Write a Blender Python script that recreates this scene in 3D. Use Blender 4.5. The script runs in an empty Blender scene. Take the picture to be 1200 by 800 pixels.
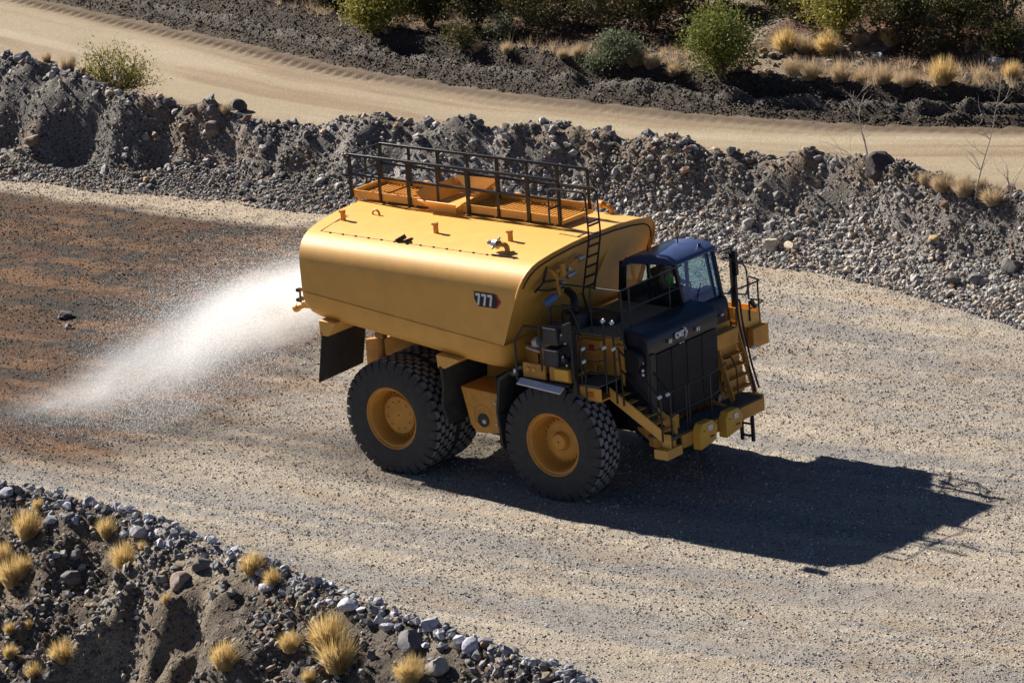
import bpy, bmesh, math, random
import numpy as np
from mathutils import Vector, Matrix, noise as mnoise
R = math.radians
PI = math.pi
random.seed(7); rng = np.random.default_rng(7)
sc = bpy.context.scene
col = sc.collection

# ------------------------------------------------------------------ camera
CAM = (63.266, -74.446, 30.853); AZ, EL, ROLL = R(129.607), R(16.288), R(-4.276); FL = 5.205
_f = Vector((math.cos(EL)*math.cos(AZ), math.cos(EL)*math.sin(AZ), -math.sin(EL)))
_r0 = _f.cross(Vector((0, 0, 1))).normalized(); _u0 = _r0.cross(_f)
_c, _s = math.cos(ROLL), math.sin(ROLL)
_r = _c*_r0 + _s*_u0; _u = -_s*_r0 + _c*_u0
cd = bpy.data.cameras.new('camera'); cam = bpy.data.objects.new('camera', cd); col.objects.link(cam)
M4 = Matrix((( _r.x, _u.x, -_f.x, CAM[0]), (_r.y, _u.y, -_f.y, CAM[1]), (_r.z, _u.z, -_f.z, CAM[2]), (0, 0, 0, 1)))
cam.matrix_world = M4
cd.sensor_width = 36; cd.lens = FL*1000/1200*36; cd.clip_start = 1; cd.clip_end = 5000
sc.camera = cam

# ------------------------------------------------------------------ light
SUN = Vector((1.64, -0.18, -1.0)).normalized()          # direction the light travels
el = math.asin(-SUN.z); rot = math.atan2(-SUN.x, -SUN.y)
w = bpy.data.worlds.new('World'); sc.world = w; w.use_nodes = True
nt = w.node_tree; nt.nodes.clear()
sky = nt.nodes.new('ShaderNodeTexSky'); sky.sky_type = 'NISHITA'; sky.sun_disc = False
sky.altitude = 1500; sky.air_density = 0.4; sky.dust_density = 0.2; sky.ozone_density = 1.6; sky.sun_elevation = el; sky.sun_rotation = rot
bg = nt.nodes.new('ShaderNodeBackground'); bg.inputs[1].default_value = 0.05
out = nt.nodes.new('ShaderNodeOutputWorld')
nt.links.new(sky.outputs[0], bg.inputs[0]); nt.links.new(bg.outputs[0], out.inputs[0])
sd = bpy.data.lights.new('sun', 'SUN'); sd.energy = 5.0; sd.angle = R(0.5); sd.color = (1.0, 0.93, 0.82)
so = bpy.data.objects.new('sun', sd); col.objects.link(so)
so.rotation_euler = SUN.to_track_quat('-Z', 'Y').to_euler(); so.location = (-30, 5, 30)
sc.view_settings.view_transform = 'Standard'; sc.view_settings.look = 'None'
sc.view_settings.exposure = 1.06; sc.view_settings.gamma = 1.0
sc.cycles.max_bounces = 6; sc.cycles.diffuse_bounces = 2; sc.cycles.volume_bounces = 2; sc.cycles.transparent_max_bounces = 16
sc.cycles.use_denoising = True; sc.cycles.denoiser = 'OPENIMAGEDENOISE'; sc.cycles.denoising_input_passes = 'RGB_ALBEDO_NORMAL'; sc.cycles.denoising_prefilter = 'ACCURATE'

# ------------------------------------------------------------------ numpy noise
def _hash(ix, iy, seed):
    n = (ix.astype(np.int64)*374761393 + iy.astype(np.int64)*668265263 + seed*1442695041) & 0xffffffff
    n = ((n ^ (n >> 13))*1274126177) & 0xffffffff
    n = n ^ (n >> 16)
    return (n & 0xffff)/65535.0
def vn(x, y, seed=0):
    ix = np.floor(x); iy = np.floor(y); fx = x-ix; fy = y-iy
    fx = fx*fx*fx*(fx*(fx*6-15)+10); fy = fy*fy*fy*(fy*(fy*6-15)+10)
    a = _hash(ix, iy, seed); b = _hash(ix+1, iy, seed); c = _hash(ix, iy+1, seed); d = _hash(ix+1, iy+1, seed)
    return (a+(b-a)*fx)*(1-fy)+(c+(d-c)*fx)*fy
def fbm(x, y, octv=4, seed=0, gain=0.5):
    s = 0; a = 1; t = 0
    for i in range(octv):
        s = s+a*(vn(x*2**i+17.3*i, y*2**i-9.1*i, seed+i)-0.5); t += a; a *= gain
    return s/t*2          # about -1..1
def sstep(a, b, x):
    t = np.clip((x-a)/(b-a), 0, 1); return t*t*(3-2*t)

# ------------------------------------------------------------------ terrain
KB = np.array([(-60, 14.0), (-29, 14.05), (-22.6, 14.6), (-18, 15.0), (-12, 15.5), (-5.3, 15.8), (0.3, 15.5), (6.4, 13.9), (12, 11.5), (30, 6)])
KC = np.array([(-60, 19.5, 2.6), (-36.5, 18.3, 2.6), (-30, 17.6, 2.3), (-25.8, 17.0, 2.1), (-21.5, 17.2, 1.65), (-17, 17.8, 1.9), (-14, 18.0, 2.1), (-4.8, 18.2, 2.1), (-0.8, 18.2, 2.2), (5, 16.9, 2.1), (12, 14.6, 2.1), (30, 9, 2.0)])
KF = np.array([(-80, 43), (-47, 33.3), (-35.4, 30.5), (-28.3, 28.8), (-20.6, 27.9), (-14, 27.9), (-8.5, 28.6), (-3.8, 30.2), (5, 33.5), (30, 43)])
KN = np.array([(-60, -6.0), (-15, -7.0), (-7.7, -7.4), (-2, -7.9), (4.4, -9.5), (12.1, -11.1), (20, -13), (40, -18)])
def yb(x): return np.interp(x, KB[:, 0], KB[:, 1])+0.35*fbm(x*0.45, x*0+3.3, 3, 5)
def yc(x): return np.interp(x, KC[:, 0], KC[:, 1])+0.35*fbm(x*0.5, x*0+8.3, 3, 9)
def zc(x): return np.interp(x, KC[:, 0], KC[:, 2])+0.22*fbm(x*0.55, x*0+1.7, 4, 11)
def yf(x): return np.interp(x, KF[:, 0], KF[:, 1])
def yn(x): return np.interp(x, KN[:, 0], KN[:, 1])+0.22*fbm(x*0.8, x*0+5.7, 3, 15)
# hollows dug out of the berm and of the lower bank (x, y, rx, ry, depth)
PITS = [(-27.6, 15.9, 1.5, 0.8, 1.0), (-25.0, 16.0, 1.2, 0.75, 1.0), (-30.6, 15.8, 1.0, 0.6, .6), (-22.6, 16.5, 1.2, .6, .5),
        (-1.2, -11.3, 1.0, 1.1, 1.0), (0.6, -10.9, .8, .9, 0.9), (3.2, -12.0, .8, .8, .7), (-5.4, -9.6, .9, .6, .6), (6.6, -12.3, .9, .8, .7)]
def hgt(x, y, fine=True):
    x = np.asarray(x, float); y = np.asarray(y, float)
    B, C_, Z = yb(x), yc(x), zc(x)
    h = 0.05*fbm(x*0.12, y*0.5, 3, 21)+0.018*fbm(x*0.7, y*2.2, 3, 23)
    # berm between the roads
    s = np.clip((y-B)/(C_-B), 0, 1)
    up = np.where(s < 1, 0.5*s+0.5*sstep(.42, .98, s+.12*fbm(x*.5, y*.5, 2, 35)), 1)
    dn = np.clip(1-(y-C_)/3.0, 0, 1); dn = dn*dn*(3-2*dn)
    bm = np.where(y < C_, up, dn)
    rough = bm*(1-0.25*bm)
    hb = Z*bm + rough*(0.42*fbm(x*0.7, y*0.7, 4, 31)+0.30*fbm(x*1.8, y*1.8, 4, 33, .6))
    h = h + np.where((y > B) & (y < C_+3.1), hb, 0)
    # far windrows and the bush country behind
    d = y-yf(x)
    g = lambda c, wd: np.exp(-((d-c)/wd)**2)
    lump = 1+0.6*fbm(x*1.2, y*1.2, 3, 41)
    h = h + 0.22*g(.5, .22)*lump + 0.40*g(1.3, .30)*lump + (y > 20)*(d > 0)*(d < 4)*.10*fbm(x*1.5, y*3, 4, 46)
    h = h + 0.42*sstep(1.9, 2.5, d) + 0.22*g(2.75, .4)*lump + 0.10*np.clip(d-3, 0, 40) + sstep(3, 8, d)*(0.5*fbm(x*0.22, y*0.22, 3, 43)+0.12*fbm(x*1.5, y*1.5, 3, 45))
    h = h + np.clip(d-40, 0, 200)*0.05
    # lower bank falling away on the camera side
    e = yn(x)-y
    h = h + 0.10*np.exp(-((e-0.1)/.4)**2)*(1+.8*fbm(x*1.6, y*1.6, 2, 51))
    ee = np.clip(e-0.15, 0, 9)
    h = h - 0.74*ee*(1-0.02*ee) + sstep(0.1, 1.5, e)*(1-sstep(8, 12, e))*(0.6*fbm(x*0.6, y*0.35, 3, 53)+0.34*fbm(x*1.7, y*1.7, 4, 55, .6))
    for (px, py, rx, ry, dp) in PITS:
        h = h - dp*np.exp(-(((x-px)/rx)**2+((y-py)/ry)**2)**2)
    if fine:
        # tyre and track prints pressed into both roads
        on = (e < -0.3) & (y < B-0.2)
        ph = (x*0.93+y*0.55)
        m1 = sstep(.15, .5, fbm(x*.16+4, y*.5, 2, 61))*on
        h = h + 0.022*m1*(x > 0)*(y > 1)*np.sin((ph+.35*fbm(x*.5, y*.5, 2, 66))*2*PI/0.46)*np.clip(0.2+1.2*fbm(x*.9, y*1.4, 2, 62), 0, 1.2)
        h = h - .035*on*sstep(.25, .6, fbm(x*.05+2, y*1.3, 2, 64))
        dd = -d
        tr = np.exp(-((dd-0.55)/.28)**4)+0.5*np.exp(-((dd-1.3)/.2)**4)*(x > -24)
        h = h + tr*(0.010+.022*(x < -26))*np.sign(np.sin((x+0.25*y)*2*PI/0.44))*(d < 0)
        h = h + 0.03*on*fbm(x*2.6, y*3.2, 2, 63)
    return h
def at(px, py, dz=0.0):
    """ground point seen at photo pixel (1200 x 800) """
    d = _f+_r*((px-600)/(FL*1000))-_u*((py-400)/(FL*1000))
    t = np.linspace(60, 200, 5600)
    X = CAM[0]+d.x*t; Y = CAM[1]+d.y*t; Zr = CAM[2]+d.z*t
    H = hgt(X, Y, False)+dz
    i = int(np.argmax(Zr < H))
    return float(X[i]), float(Y[i]), float(H[i]-dz)
def inview(X, Y, Z, mx=0.25, my=0.25):
    dx, dy, dz = X-CAM[0], Y-CAM[1], Z-CAM[2]
    zf = dx*_f.x+dy*_f.y+dz*_f.z
    a = (dx*_r.x+dy*_r.y+dz*_r.z)/zf*FL*1000/600; b = (dx*_u.x+dy*_u.y+dz*_u.z)/zf*FL*1000/400
    return (np.abs(a) < 1+mx) & (np.abs(b) < 1+my)

# ------------------------------------------------------------------ tags
def tag(o, label=None, cat=None, group=None, kind=None):
    if label: o['label'] = label
    if cat: o['category'] = cat
    if group: o['group'] = group
    if kind: o['kind'] = kind
    return o
def empty(name, loc=(0, 0, 0), rz=0, label=None, cat=None, group=None):
    o = bpy.data.objects.new(name, None); col.objects.link(o)
    o.empty_display_size = .3
    o.location = loc; o.rotation_euler = (0, 0, rz)
    return tag(o, label, cat, group)

# ------------------------------------------------------------------ materials
def newmat(name):
    m = bpy.data.materials.new(name); m.use_nodes = True
    n = m.node_tree; p = n.nodes['Principled BSDF']
    return m, n, p
def N(n, t, **k):
    o = n.nodes.new(t)
    for a, b in k.items(): setattr(o, a, b)
    return o
def paint(name, c, rough=.45, metal=0, dust=.0, dustc=(.35, .3, .24), coat=0, bump=0.0, grime=0.12):
    m, n, p = newmat(name)
    tc = N(n, 'ShaderNodeTexCoord')
    nz = N(n, 'ShaderNodeTexNoise'); nz.inputs['Scale'].default_value = 2.3; nz.inputs['Detail'].default_value = 8; nz.inputs['Roughness'].default_value = .65
    n.links.new(tc.outputs['Object'], nz.inputs['Vector'])
    r1 = N(n, 'ShaderNodeMapRange'); r1.inputs[1].default_value = .35; r1.inputs[2].default_value = .75; r1.inputs[3].default_value = 1-grime; r1.inputs[4].default_value = 1.0+grime*.4
    n.links.new(nz.outputs[0], r1.inputs[0])
    hs = N(n, 'ShaderNodeHueSaturation'); hs.inputs['Color'].default_value = (*c, 1)
    n.links.new(r1.outputs[0], hs.inputs['Value'])
    n2 = N(n, 'ShaderNodeTexNoise'); n2.inputs['Scale'].default_value = 5.5; n2.inputs['Detail'].default_value = 10; n2.inputs['Roughness'].default_value = .7
    n.links.new(tc.outputs['Object'], n2.inputs['Vector'])
    r2 = N(n, 'ShaderNodeMapRange'); r2.inputs[1].default_value = .45; r2.inputs[2].default_value = .75; r2.inputs[3].default_value = dust*.3; r2.inputs[4].default_value = dust
    n.links.new(n2.outputs[0], r2.inputs[0])
    mx = N(n, 'ShaderNodeMix', data_type='RGBA'); mx.inputs['B'].default_value = (*dustc, 1)
    n.links.new(r2.outputs[0], mx.inputs['Factor']); n.links.new(hs.outputs[0], mx.inputs['A'])
    n.links.new(mx.outputs['Result'], p.inputs['Base Color'])
    r3 = N(n, 'ShaderNodeMapRange'); r3.inputs[3].default_value = rough-.06; r3.inputs[4].default_value = min(1, rough+.2)
    n.links.new(n2.outputs[0], r3.inputs[0]); n.links.new(r3.outputs[0], p.inputs['Roughness'])
    p.inputs['Metallic'].default_value = metal; p.inputs['Coat Weight'].default_value = coat; p.inputs['Coat Roughness'].default_value = .25 if coat < .6 else .55
    if bump:
        b = N(n, 'ShaderNodeBump'); b.inputs['Strength'].default_value = .6; b.inputs['Distance'].default_value = bump
        n.links.new(nz.outputs[0], b.inputs['Height']); n.links.new(b.outputs[0], p.inputs['Normal'])
    return m
YEL = paint('yellow_paint', (.87, .44, .065), .45, dust=.06, dustc=(.6, .40, .18), coat=.65)
YEL2 = paint('yellow_paint_worn', (.74, .33, .035), .5, dust=.22, dustc=(.38, .29, .19), grime=.3)
YLAMP = paint('bright_yellow_cover', (.88, .46, .05), .5, dust=.05)
BLK = paint('black_paint', (.009, .010, .014), .35, dust=.02, dustc=(.08, .08, .08))
NAVY = paint('blue_black_gloss', (.005, .008, .020), .3, dust=.03, dustc=(.1, .1, .11), coat=.2)
RUB = paint('black_rubber', (.020, .020, .020), .7, dust=.45, dustc=(.12, .115, .11))
RUBT = paint('dusty_tread_rubber', (.26, .255, .25), .8, dust=.6, dustc=(.3, .285, .27), grime=.4)
ROOF = paint('navy_roof_sky_tint', (.035, .06, .17), .3, dust=.1, dustc=(.2, .2, .25), coat=.5)  # navy cab roof, made bluer to paint in the sky it mirrors
STEEL = paint('bare_steel', (.5, .5, .52), .35, metal=.8, dust=.1)
ALU = paint('pale_aluminium', (.75, .77, .8), .4, metal=.3)
GREY = paint('grey_tread_plate', (.09, .085, .08), .7, dust=.4, dustc=(.2, .17, .13))
TAN = paint('dusty_deck', (.22, .17, .1), .7, dust=.5, dustc=(.28, .23, .16))
GRILLE = paint('radiator_black', (.008, .009, .011), .6, dust=.05)
WHITE = paint('white_decal', (.85, .85, .85), .5)
RED = paint('red_paint', (.5, .02, .015), .5)
ORA = paint('orange_plastic', (.75, .2, .02), .5)
def glass(name, tint, gl=.12):
    m, n, p = newmat(name)
    tr = N(n, 'ShaderNodeBsdfTransparent'); tr.inputs[0].default_value = (*tint, 1)
    g = N(n, 'ShaderNodeBsdfGlossy'); g.inputs[1].default_value = .03; g.inputs[0].default_value = (.9, .95, 1, 1)
    fr = N(n, 'ShaderNodeValue'); fr.outputs[0].default_value = .05
    ad = N(n, 'ShaderNodeMath', operation='ADD'); ad.inputs[1].default_value = gl; ad.use_clamp = True
    mx = N(n, 'ShaderNodeMixShader')
    n.links.new(fr.outputs[0], ad.inputs[0]); n.links.new(ad.outputs[0], mx.inputs[0])
    n.links.new(tr.outputs[0], mx.inputs[1]); n.links.new(g.outputs[0], mx.inputs[2])
    n.links.new(mx.outputs[0], n.nodes['Material Output'].inputs[0])
    return m
GLASS = glass('windscreen_glass', (.66, .88, .96), .05)
def sky_tint(m, c, k):
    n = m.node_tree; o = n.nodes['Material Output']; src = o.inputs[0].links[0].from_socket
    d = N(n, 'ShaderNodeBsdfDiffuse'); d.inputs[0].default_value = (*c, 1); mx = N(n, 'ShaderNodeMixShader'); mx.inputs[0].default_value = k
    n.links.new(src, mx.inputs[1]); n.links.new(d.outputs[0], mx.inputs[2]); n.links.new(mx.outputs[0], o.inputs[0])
sky_tint(GLASS, (.10, .40, .85), .17)  # blue sky reflection mixed into the windscreen as diffuse colour
GLASSD = glass('dark_side_glass', (.86, .9, .9), .01)

def ground_mat(name, c1, c2, vscale=11, bump=.03, vs2=27, jitter=.75, grad=1.0):
    """soil + pressed-in stones; the broad colours come from the mesh's soil_colour attribute"""
    m, n, p = newmat(name)
    tc = N(n, 'ShaderNodeTexCoord')
    at_ = N(n, 'ShaderNodeAttribute'); at_.attribute_name = 'soil_colour'
    warp = N(n, 'ShaderNodeTexNoise'); warp.inputs['Scale'].default_value = 6; warp.inputs['Detail'].default_value = 3
    n.links.new(tc.outputs['Object'], warp.inputs['Vector'])
    wm = N(n, 'ShaderNodeVectorMath', operation='MULTIPLY_ADD'); wm.inputs[1].default_value = (.12, .12, .12)
    n.links.new(warp.outputs['Color'], wm.inputs[0]); n.links.new(tc.outputs['Object'], wm.inputs[2])
    hts = []
    cols = []
    for i, s in enumerate((vscale, vs2)):
        v = N(n, 'ShaderNodeTexVoronoi'); v.inputs['Scale'].default_value = s; v.inputs['Randomness'].default_value = 1
        n.links.new(wm.outputs[0], v.inputs['Vector'])
        sep = N(n, 'ShaderNodeSeparateColor'); n.links.new(v.outputs['Color'], sep.inputs[0])
        # only some cells stand proud as stones
        gt = N(n, 'ShaderNodeMapRange'); gt.inputs[1].default_value = .45; gt.inputs[2].default_value = .6
        n.links.new(sep.outputs[0], gt.inputs[0])
        dm = N(n, 'ShaderNodeMapRange'); dm.inputs[1].default_value = 0; dm.inputs[2].default_value = .55; dm.inputs[3].default_value = 1; dm.inputs[4].default_value = 0
        n.links.new(v.outputs['Distance'], dm.inputs[0])
        mu = N(n, 'ShaderNodeMath', operation='MULTIPLY'); n.links.new(dm.outputs[0], mu.inputs[0]); n.links.new(gt.outputs[0], mu.inputs[1])
        hts.append((mu, 1/s)); cols.append((sep, mu))
    # value jitter per stone
    last = at_.outputs['Color']
    for (sep, mu), k in zip(cols, (1, .8)):
        mr = N(n, 'ShaderNodeMapRange'); mr.inputs[3].default_value = 1-jitter*k; mr.inputs[4].default_value = 1+jitter*k*.9
        n.links.new(sep.outputs[1], mr.inputs[0])
        hs = N(n, 'ShaderNodeHueSaturation'); n.links.new(last, hs.inputs['Color']); n.links.new(mr.outputs[0], hs.inputs['Value'])
        sr = N(n, 'ShaderNodeMapRange'); sr.inputs[3].default_value = .3; sr.inputs[4].default_value = 1.1
        n.links.new(sep.outputs[2], sr.inputs[0]); n.links.new(sr.outputs[0], hs.inputs['Saturation'])
        mf = N(n, 'ShaderNodeMath', operation='MULTIPLY'); mf.inputs[1].default_value = 2.2; mf.use_clamp = True
        n.links.new(mu.outputs[0], mf.inputs[0])
        mx = N(n, 'ShaderNodeMix', data_type='RGBA')
        n.links.new(mf.outputs[0], mx.inputs['Factor']); n.links.new(last, mx.inputs['A']); n.links.new(hs.outputs[0], mx.inputs['B'])
        last = mx.outputs['Result']
    fn = N(n, 'ShaderNodeTexNoise'); fn.inputs['Scale'].default_value = 40; fn.inputs['Detail'].default_value = 4
    n.links.new(tc.outputs['Object'], fn.inputs['Vector'])
    fr = N(n, 'ShaderNodeMapRange'); fr.inputs[1].default_value = .3; fr.inputs[2].default_value = .7; fr.inputs[3].default_value = .6; fr.inputs[4].default_value = 1.3
    n.links.new(fn.outputs[0], fr.inputs[0])
    h2 = N(n, 'ShaderNodeHueSaturation'); n.links.new(last, h2.inputs['Color']); n.links.new(fr.outputs[0], h2.inputs['Value'])
    n.links.new(h2.outputs[0], p.inputs['Base Color'])
    p.inputs['Roughness'].default_value = .9; p.inputs['Specular IOR Level'].default_value = .25
    prev = None
    for mu, ds in hts:
        b = N(n, 'ShaderNodeBump'); b.inputs['Strength'].default_value = 1.0; b.inputs['Distance'].default_value = bump*ds*vscale
        n.links.new(mu.outputs[0], b.inputs['Height'])
        if prev: n.links.new(prev.outputs[0], b.inputs['Normal'])
        prev = b
    b = N(n, 'ShaderNodeBump'); b.inputs['Strength'].default_value = .8; b.inputs['Distance'].default_value = .02
    n.links.new(fn.outputs[0], b.inputs['Height']); n.links.new(prev.outputs[0], b.inputs['Normal'])
    n.links.new(b.outputs[0], p.inputs['Normal'])
    return m
SOIL_ROAD = ground_mat('haul_road_gravel', 0, 0, 14, .04, 30)
SOIL_FAR = ground_mat('graded_road', 0, 0, 16, .012, 34, .3)
SOIL_BERM = ground_mat('broken_rock_soil', 0, 0, 9, .09, 24, .7)
SOIL_BUSH = ground_mat('bush_soil', 0, 0, 8, .08, 19, .7)
def rock_mat(name):
    m, n, p = newmat(name)
    a = N(n, 'ShaderNodeAttribute'); a.attribute_name = 'stone_colour'
    tc = N(n, 'ShaderNodeTexCoord')
    z = N(n, 'ShaderNodeTexNoise'); z.inputs['Scale'].default_value = 14; z.inputs['Detail'].default_value = 6
    n.links.new(tc.outputs['Object'], z.inputs['Vector'])
    r_ = N(n, 'ShaderNodeMapRange'); r_.inputs[1].default_value = .3; r_.inputs[2].default_value = .7; r_.inputs[3].default_value = .65; r_.inputs[4].default_value = 1.2
    n.links.new(z.outputs[0], r_.inputs[0])
    h = N(n, 'ShaderNodeHueSaturation'); n.links.new(a.outputs['Color'], h.inputs['Color']); n.links.new(r_.outputs[0], h.inputs['Value'])
    n.links.new(h.outputs[0], p.inputs['Base Color']); p.inputs['Roughness'].default_value = .8
    b = N(n, 'ShaderNodeBump'); b.inputs['Strength'].default_value = .7; b.inputs['Distance'].default_value = .02
    n.links.new(z.outputs[0], b.inputs['Height']); n.links.new(b.outputs[0], p.inputs['Normal'])
    return m
ROCK = rock_mat('broken_stone')
def leafmat(name, c, c2, trans=.25):
    m, n, p = newmat(name)
    tc = N(n, 'ShaderNodeTexCoord'); z = N(n, 'ShaderNodeTexNoise'); z.inputs['Scale'].default_value = 3.5; z.inputs['Detail'].default_value = 4
    n.links.new(tc.outputs['Object'], z.inputs['Vector'])
    r_ = N(n, 'ShaderNodeMapRange'); r_.inputs[1].default_value = .35; r_.inputs[2].default_value = .65; n.links.new(z.outputs[0], r_.inputs[0])
    mx = N(n, 'ShaderNodeMix', data_type='RGBA'); mx.inputs['A'].default_value = (*c, 1); mx.inputs['B'].default_value = (*c2, 1)
    n.links.new(r_.outputs[0], mx.inputs['Factor']); n.links.new(mx.outputs['Result'], p.inputs['Base Color'])
    p.inputs['Roughness'].default_value = .7; p.inputs['Specular IOR Level'].default_value = .2
    t = N(n, 'ShaderNodeBsdfTranslucent'); n.links.new(mx.outputs['Result'], t.inputs[0])
    ms = N(n, 'ShaderNodeMixShader'); ms.inputs[0].default_value = trans
    n.links.new(p.outputs[0], ms.inputs[1]); n.links.new(t.outputs[0], ms.inputs[2]); n.links.new(ms.outputs[0], n.nodes['Material Output'].inputs[0])
    return m
STRAW = leafmat('dry_straw', (.60, .43, .17), (.78, .62, .34), .35)
STRAWP = leafmat('pale_dry_straw', (.50, .38, .24), (.62, .50, .34), .3)
LEAFG = leafmat('mid_green_leaves', (.12, .15, .025), (.22, .23, .05))
LEAFY = leafmat('yellow_green_leaves', (.22, .22, .04), (.32, .28, .07))
LEAFD = leafmat('dark_olive_leaves', (.06, .062, .020), (.13, .12, .04))
LEAFS = leafmat('grey_green_leaves', (.13, .16, .09), (.2, .22, .13))
WOOD = paint('grey_brown_bark', (.13, .10, .08), .9)
TWIG = paint('pale_dead_twig', (.38, .33, .29), .9)

# ------------------------------------------------------------------ mesh builder
class MB:
    def __init__(s): s.v = []; s.f = []
    def add(s, vs, fs):
        o = len(s.v); s.v += [tuple(v) for v in vs]; s.f += [tuple(i+o for i in f) for f in fs]; return s
    def box(s, x0, x1, y0, y1, z0, z1):
        return s.hexa([(x0, y0, z0), (x1, y0, z0), (x1, y1, z0), (x0, y1, z0), (x0, y0, z1), (x1, y0, z1), (x1, y1, z1), (x0, y1, z1)])
    def hexa(s, p):
        return s.add(p, [(3, 2, 1, 0), (4, 5, 6, 7), (0, 1, 5, 4), (1, 2, 6, 5), (2, 3, 7, 6), (3, 0, 4, 7)])
    def cbox(s, c, size, rot=(0, 0, 0)):
        from mathutils import Euler
        m = Euler(rot).to_matrix(); c = Vector(c); a, b, d = (k/2 for k in size)
        return s.hexa([c+m @ Vector(q) for q in ((-a, -b, -d), (a, -b, -d), (a, b, -d), (-a, b, -d), (-a, -b, d), (a, -b, d), (a, b, d), (-a, b, d))])
    def prism(s, poly, axis, a, b):
        """poly 2D points in the plane across axis (0: y,z  1: x,z  2: x,y)"""
        def P(q, t): return {0: (t, q[0], q[1]), 1: (q[0], t, q[1]), 2: (q[0], q[1], t)}[axis]
        n = len(poly)
        return s.add([P(q, a) for q in poly]+[P(q, b) for q in poly],
                     [tuple(range(n)), tuple(range(2*n-1, n-1, -1))]+[(i, i+n, (i+1) % n+n, (i+1) % n) for i in range(n)])
    def cyl(s, p0, p1, r0, r1=None, n=10, caps=True):
        r1 = r0 if r1 is None else r1
        p0 = Vector(p0); p1 = Vector(p1); d = (p1-p0).normalized()
        a = d.orthogonal().normalized(); b = d.cross(a)
        vs = [p+(a*math.cos(t)+b*math.sin(t))*r for p, r in ((p0, r0), (p1, r1)) for t in [2*PI*i/n for i in range(n)]]
        fs = [(i, (i+1) % n, (i+1) % n+n, i+n) for i in range(n)]
        if caps: fs += [tuple(range(n-1, -1, -1)), tuple(range(n, 2*n))]
        return s.add(vs, fs)
    def tube(s, pts, r, n=6, closed=False):
        pts = [Vector(p) for p in pts]
        m = len(pts); rings = []
        prev = None
        for i, p in enumerate(pts):
            q0 = pts[i-1] if i > 0 else (pts[-1] if closed else p); q1 = pts[(i+1) % m] if (i < m-1 or closed) else p
            d = (q1-q0).normalized()
            a = d.orthogonal().normalized() if prev is None else (prev-d*prev.dot(d)).normalized()
            prev = a; b = d.cross(a)
            k = r[i] if isinstance(r, (list, tuple)) else r
            rings.append([p+(a*math.cos(2*PI*j/n)+b*math.sin(2*PI*j/n))*k for j in range(n)])
        vs = [v for g in rings for v in g]; fs = []
        for i in range(m if closed else m-1):
            i2 = (i+1) % m
            for j in range(n): fs.append((i*n+j, i*n+(j+1) % n, i2*n+(j+1) % n, i2*n+j))
        if not closed: fs += [tuple(range(n-1, -1, -1)), tuple(range((m-1)*n, m*n))]
        return s.add(vs, fs)
    def lathe(s, prof, c, axis='y', n=48):
        """prof: (offset along axis, radius)"""
        c = Vector(c); vs = []
        for (o, r) in prof:
            for j in range(n):
                t = 2*PI*j/n
                if axis == 'y': q = Vector((r*math.cos(t), o, r*math.sin(t)))
                elif axis == 'x': q = Vector((o, r*math.cos(t), r*math.sin(t)))
                else: q = Vector((r*math.cos(t), r*math.sin(t), o))
                vs.append(c+q)
        fs = [(i*n+j, i*n+(j+1) % n, (i+1)*n+(j+1) % n, (i+1)*n+j) for i in range(len(prof)-1) for j in range(n)]
        return s.add(vs, fs)
    def build(s, name, m, parent=None, bevel=0, smooth=False, seg=2):
        me = bpy.data.meshes.new(name); me.from_pydata(s.v, [], s.f); me.update()
        bm = bmesh.new(); bm.from_mesh(me); bmesh.ops.recalc_face_normals(bm, faces=bm.faces); bm.to_mesh(me); bm.free()
        me.materials.append(m)
        o = bpy.data.objects.new(name, me); col.objects.link(o)
        if parent: o.parent = parent
        if smooth:
            me.shade_smooth()
            me.set_sharp_from_angle(angle=R(38))
        if bevel:
            b = o.modifiers.new('bevel', 'BEVEL'); b.width = bevel; b.segments = seg; b.limit_method = 'ANGLE'; b.angle_limit = R(40)
            me.shade_smooth(); me.set_sharp_from_angle(angle=R(50))
        return o
def build_each(mb, name, m, parent, **k):
    # one object per loose piece
    par = list(range(len(mb.v)))
    def fd(a):
        while par[a] != a: par[a] = par[par[a]]; a = par[a]
        return a
    for f in mb.f:
        for i in f[1:]: par[fd(i)] = fd(f[0])
    gr = {}
    for f in mb.f: gr.setdefault(fd(f[0]), []).append(f)
    for fs in gr.values():
        ids = sorted({i for f in fs for i in f}); mp = {a: b for b, a in enumerate(ids)}
        q = MB(); q.v = [mb.v[i] for i in ids]; q.f = [tuple(mp[i] for i in f) for f in fs]; q.build(name, m, parent, **k)
def fillet(pts, r, n=4):
    """round the corners of a polyline"""
    out = [Vector(pts[0])]
    for i in range(1, len(pts)-1):
        p, a, b = Vector(pts[i]), Vector(pts[i-1]), Vector(pts[i+1])
        k = min(r, (a-p).length*.45, (b-p).length*.45)
        A = p+(a-p).normalized()*k; B = p+(b-p).normalized()*k
        for j in range(n+1):
            t = j/n; out.append((1-t)**2*A+2*t*(1-t)*p+t*t*B)
    out.append(Vector(pts[-1])); return out
# ------------------------------------------------------------------ ground sheet, split into its surfaces
def axis_pts(a, b, step, far):
    core = np.arange(a, b+1e-6, step)
    g = step*1.6; lo = []; hi = []; p = a
    while p > -far: p -= g; lo.append(p); g *= 1.22
    g = step*1.6; p = b
    while p < far: p += g; hi.append(p); g *= 1.22
    return np.concatenate([lo[::-1], core, hi])
XS = axis_pts(-58, 26, 0.11, 900); YS = axis_pts(-20, 52, 0.10, 900)
GX, GY = np.meshgrid(XS, YS, indexing='ij')
GZ = hgt(GX, GY)
nx_, ny_ = GX.shape
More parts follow.
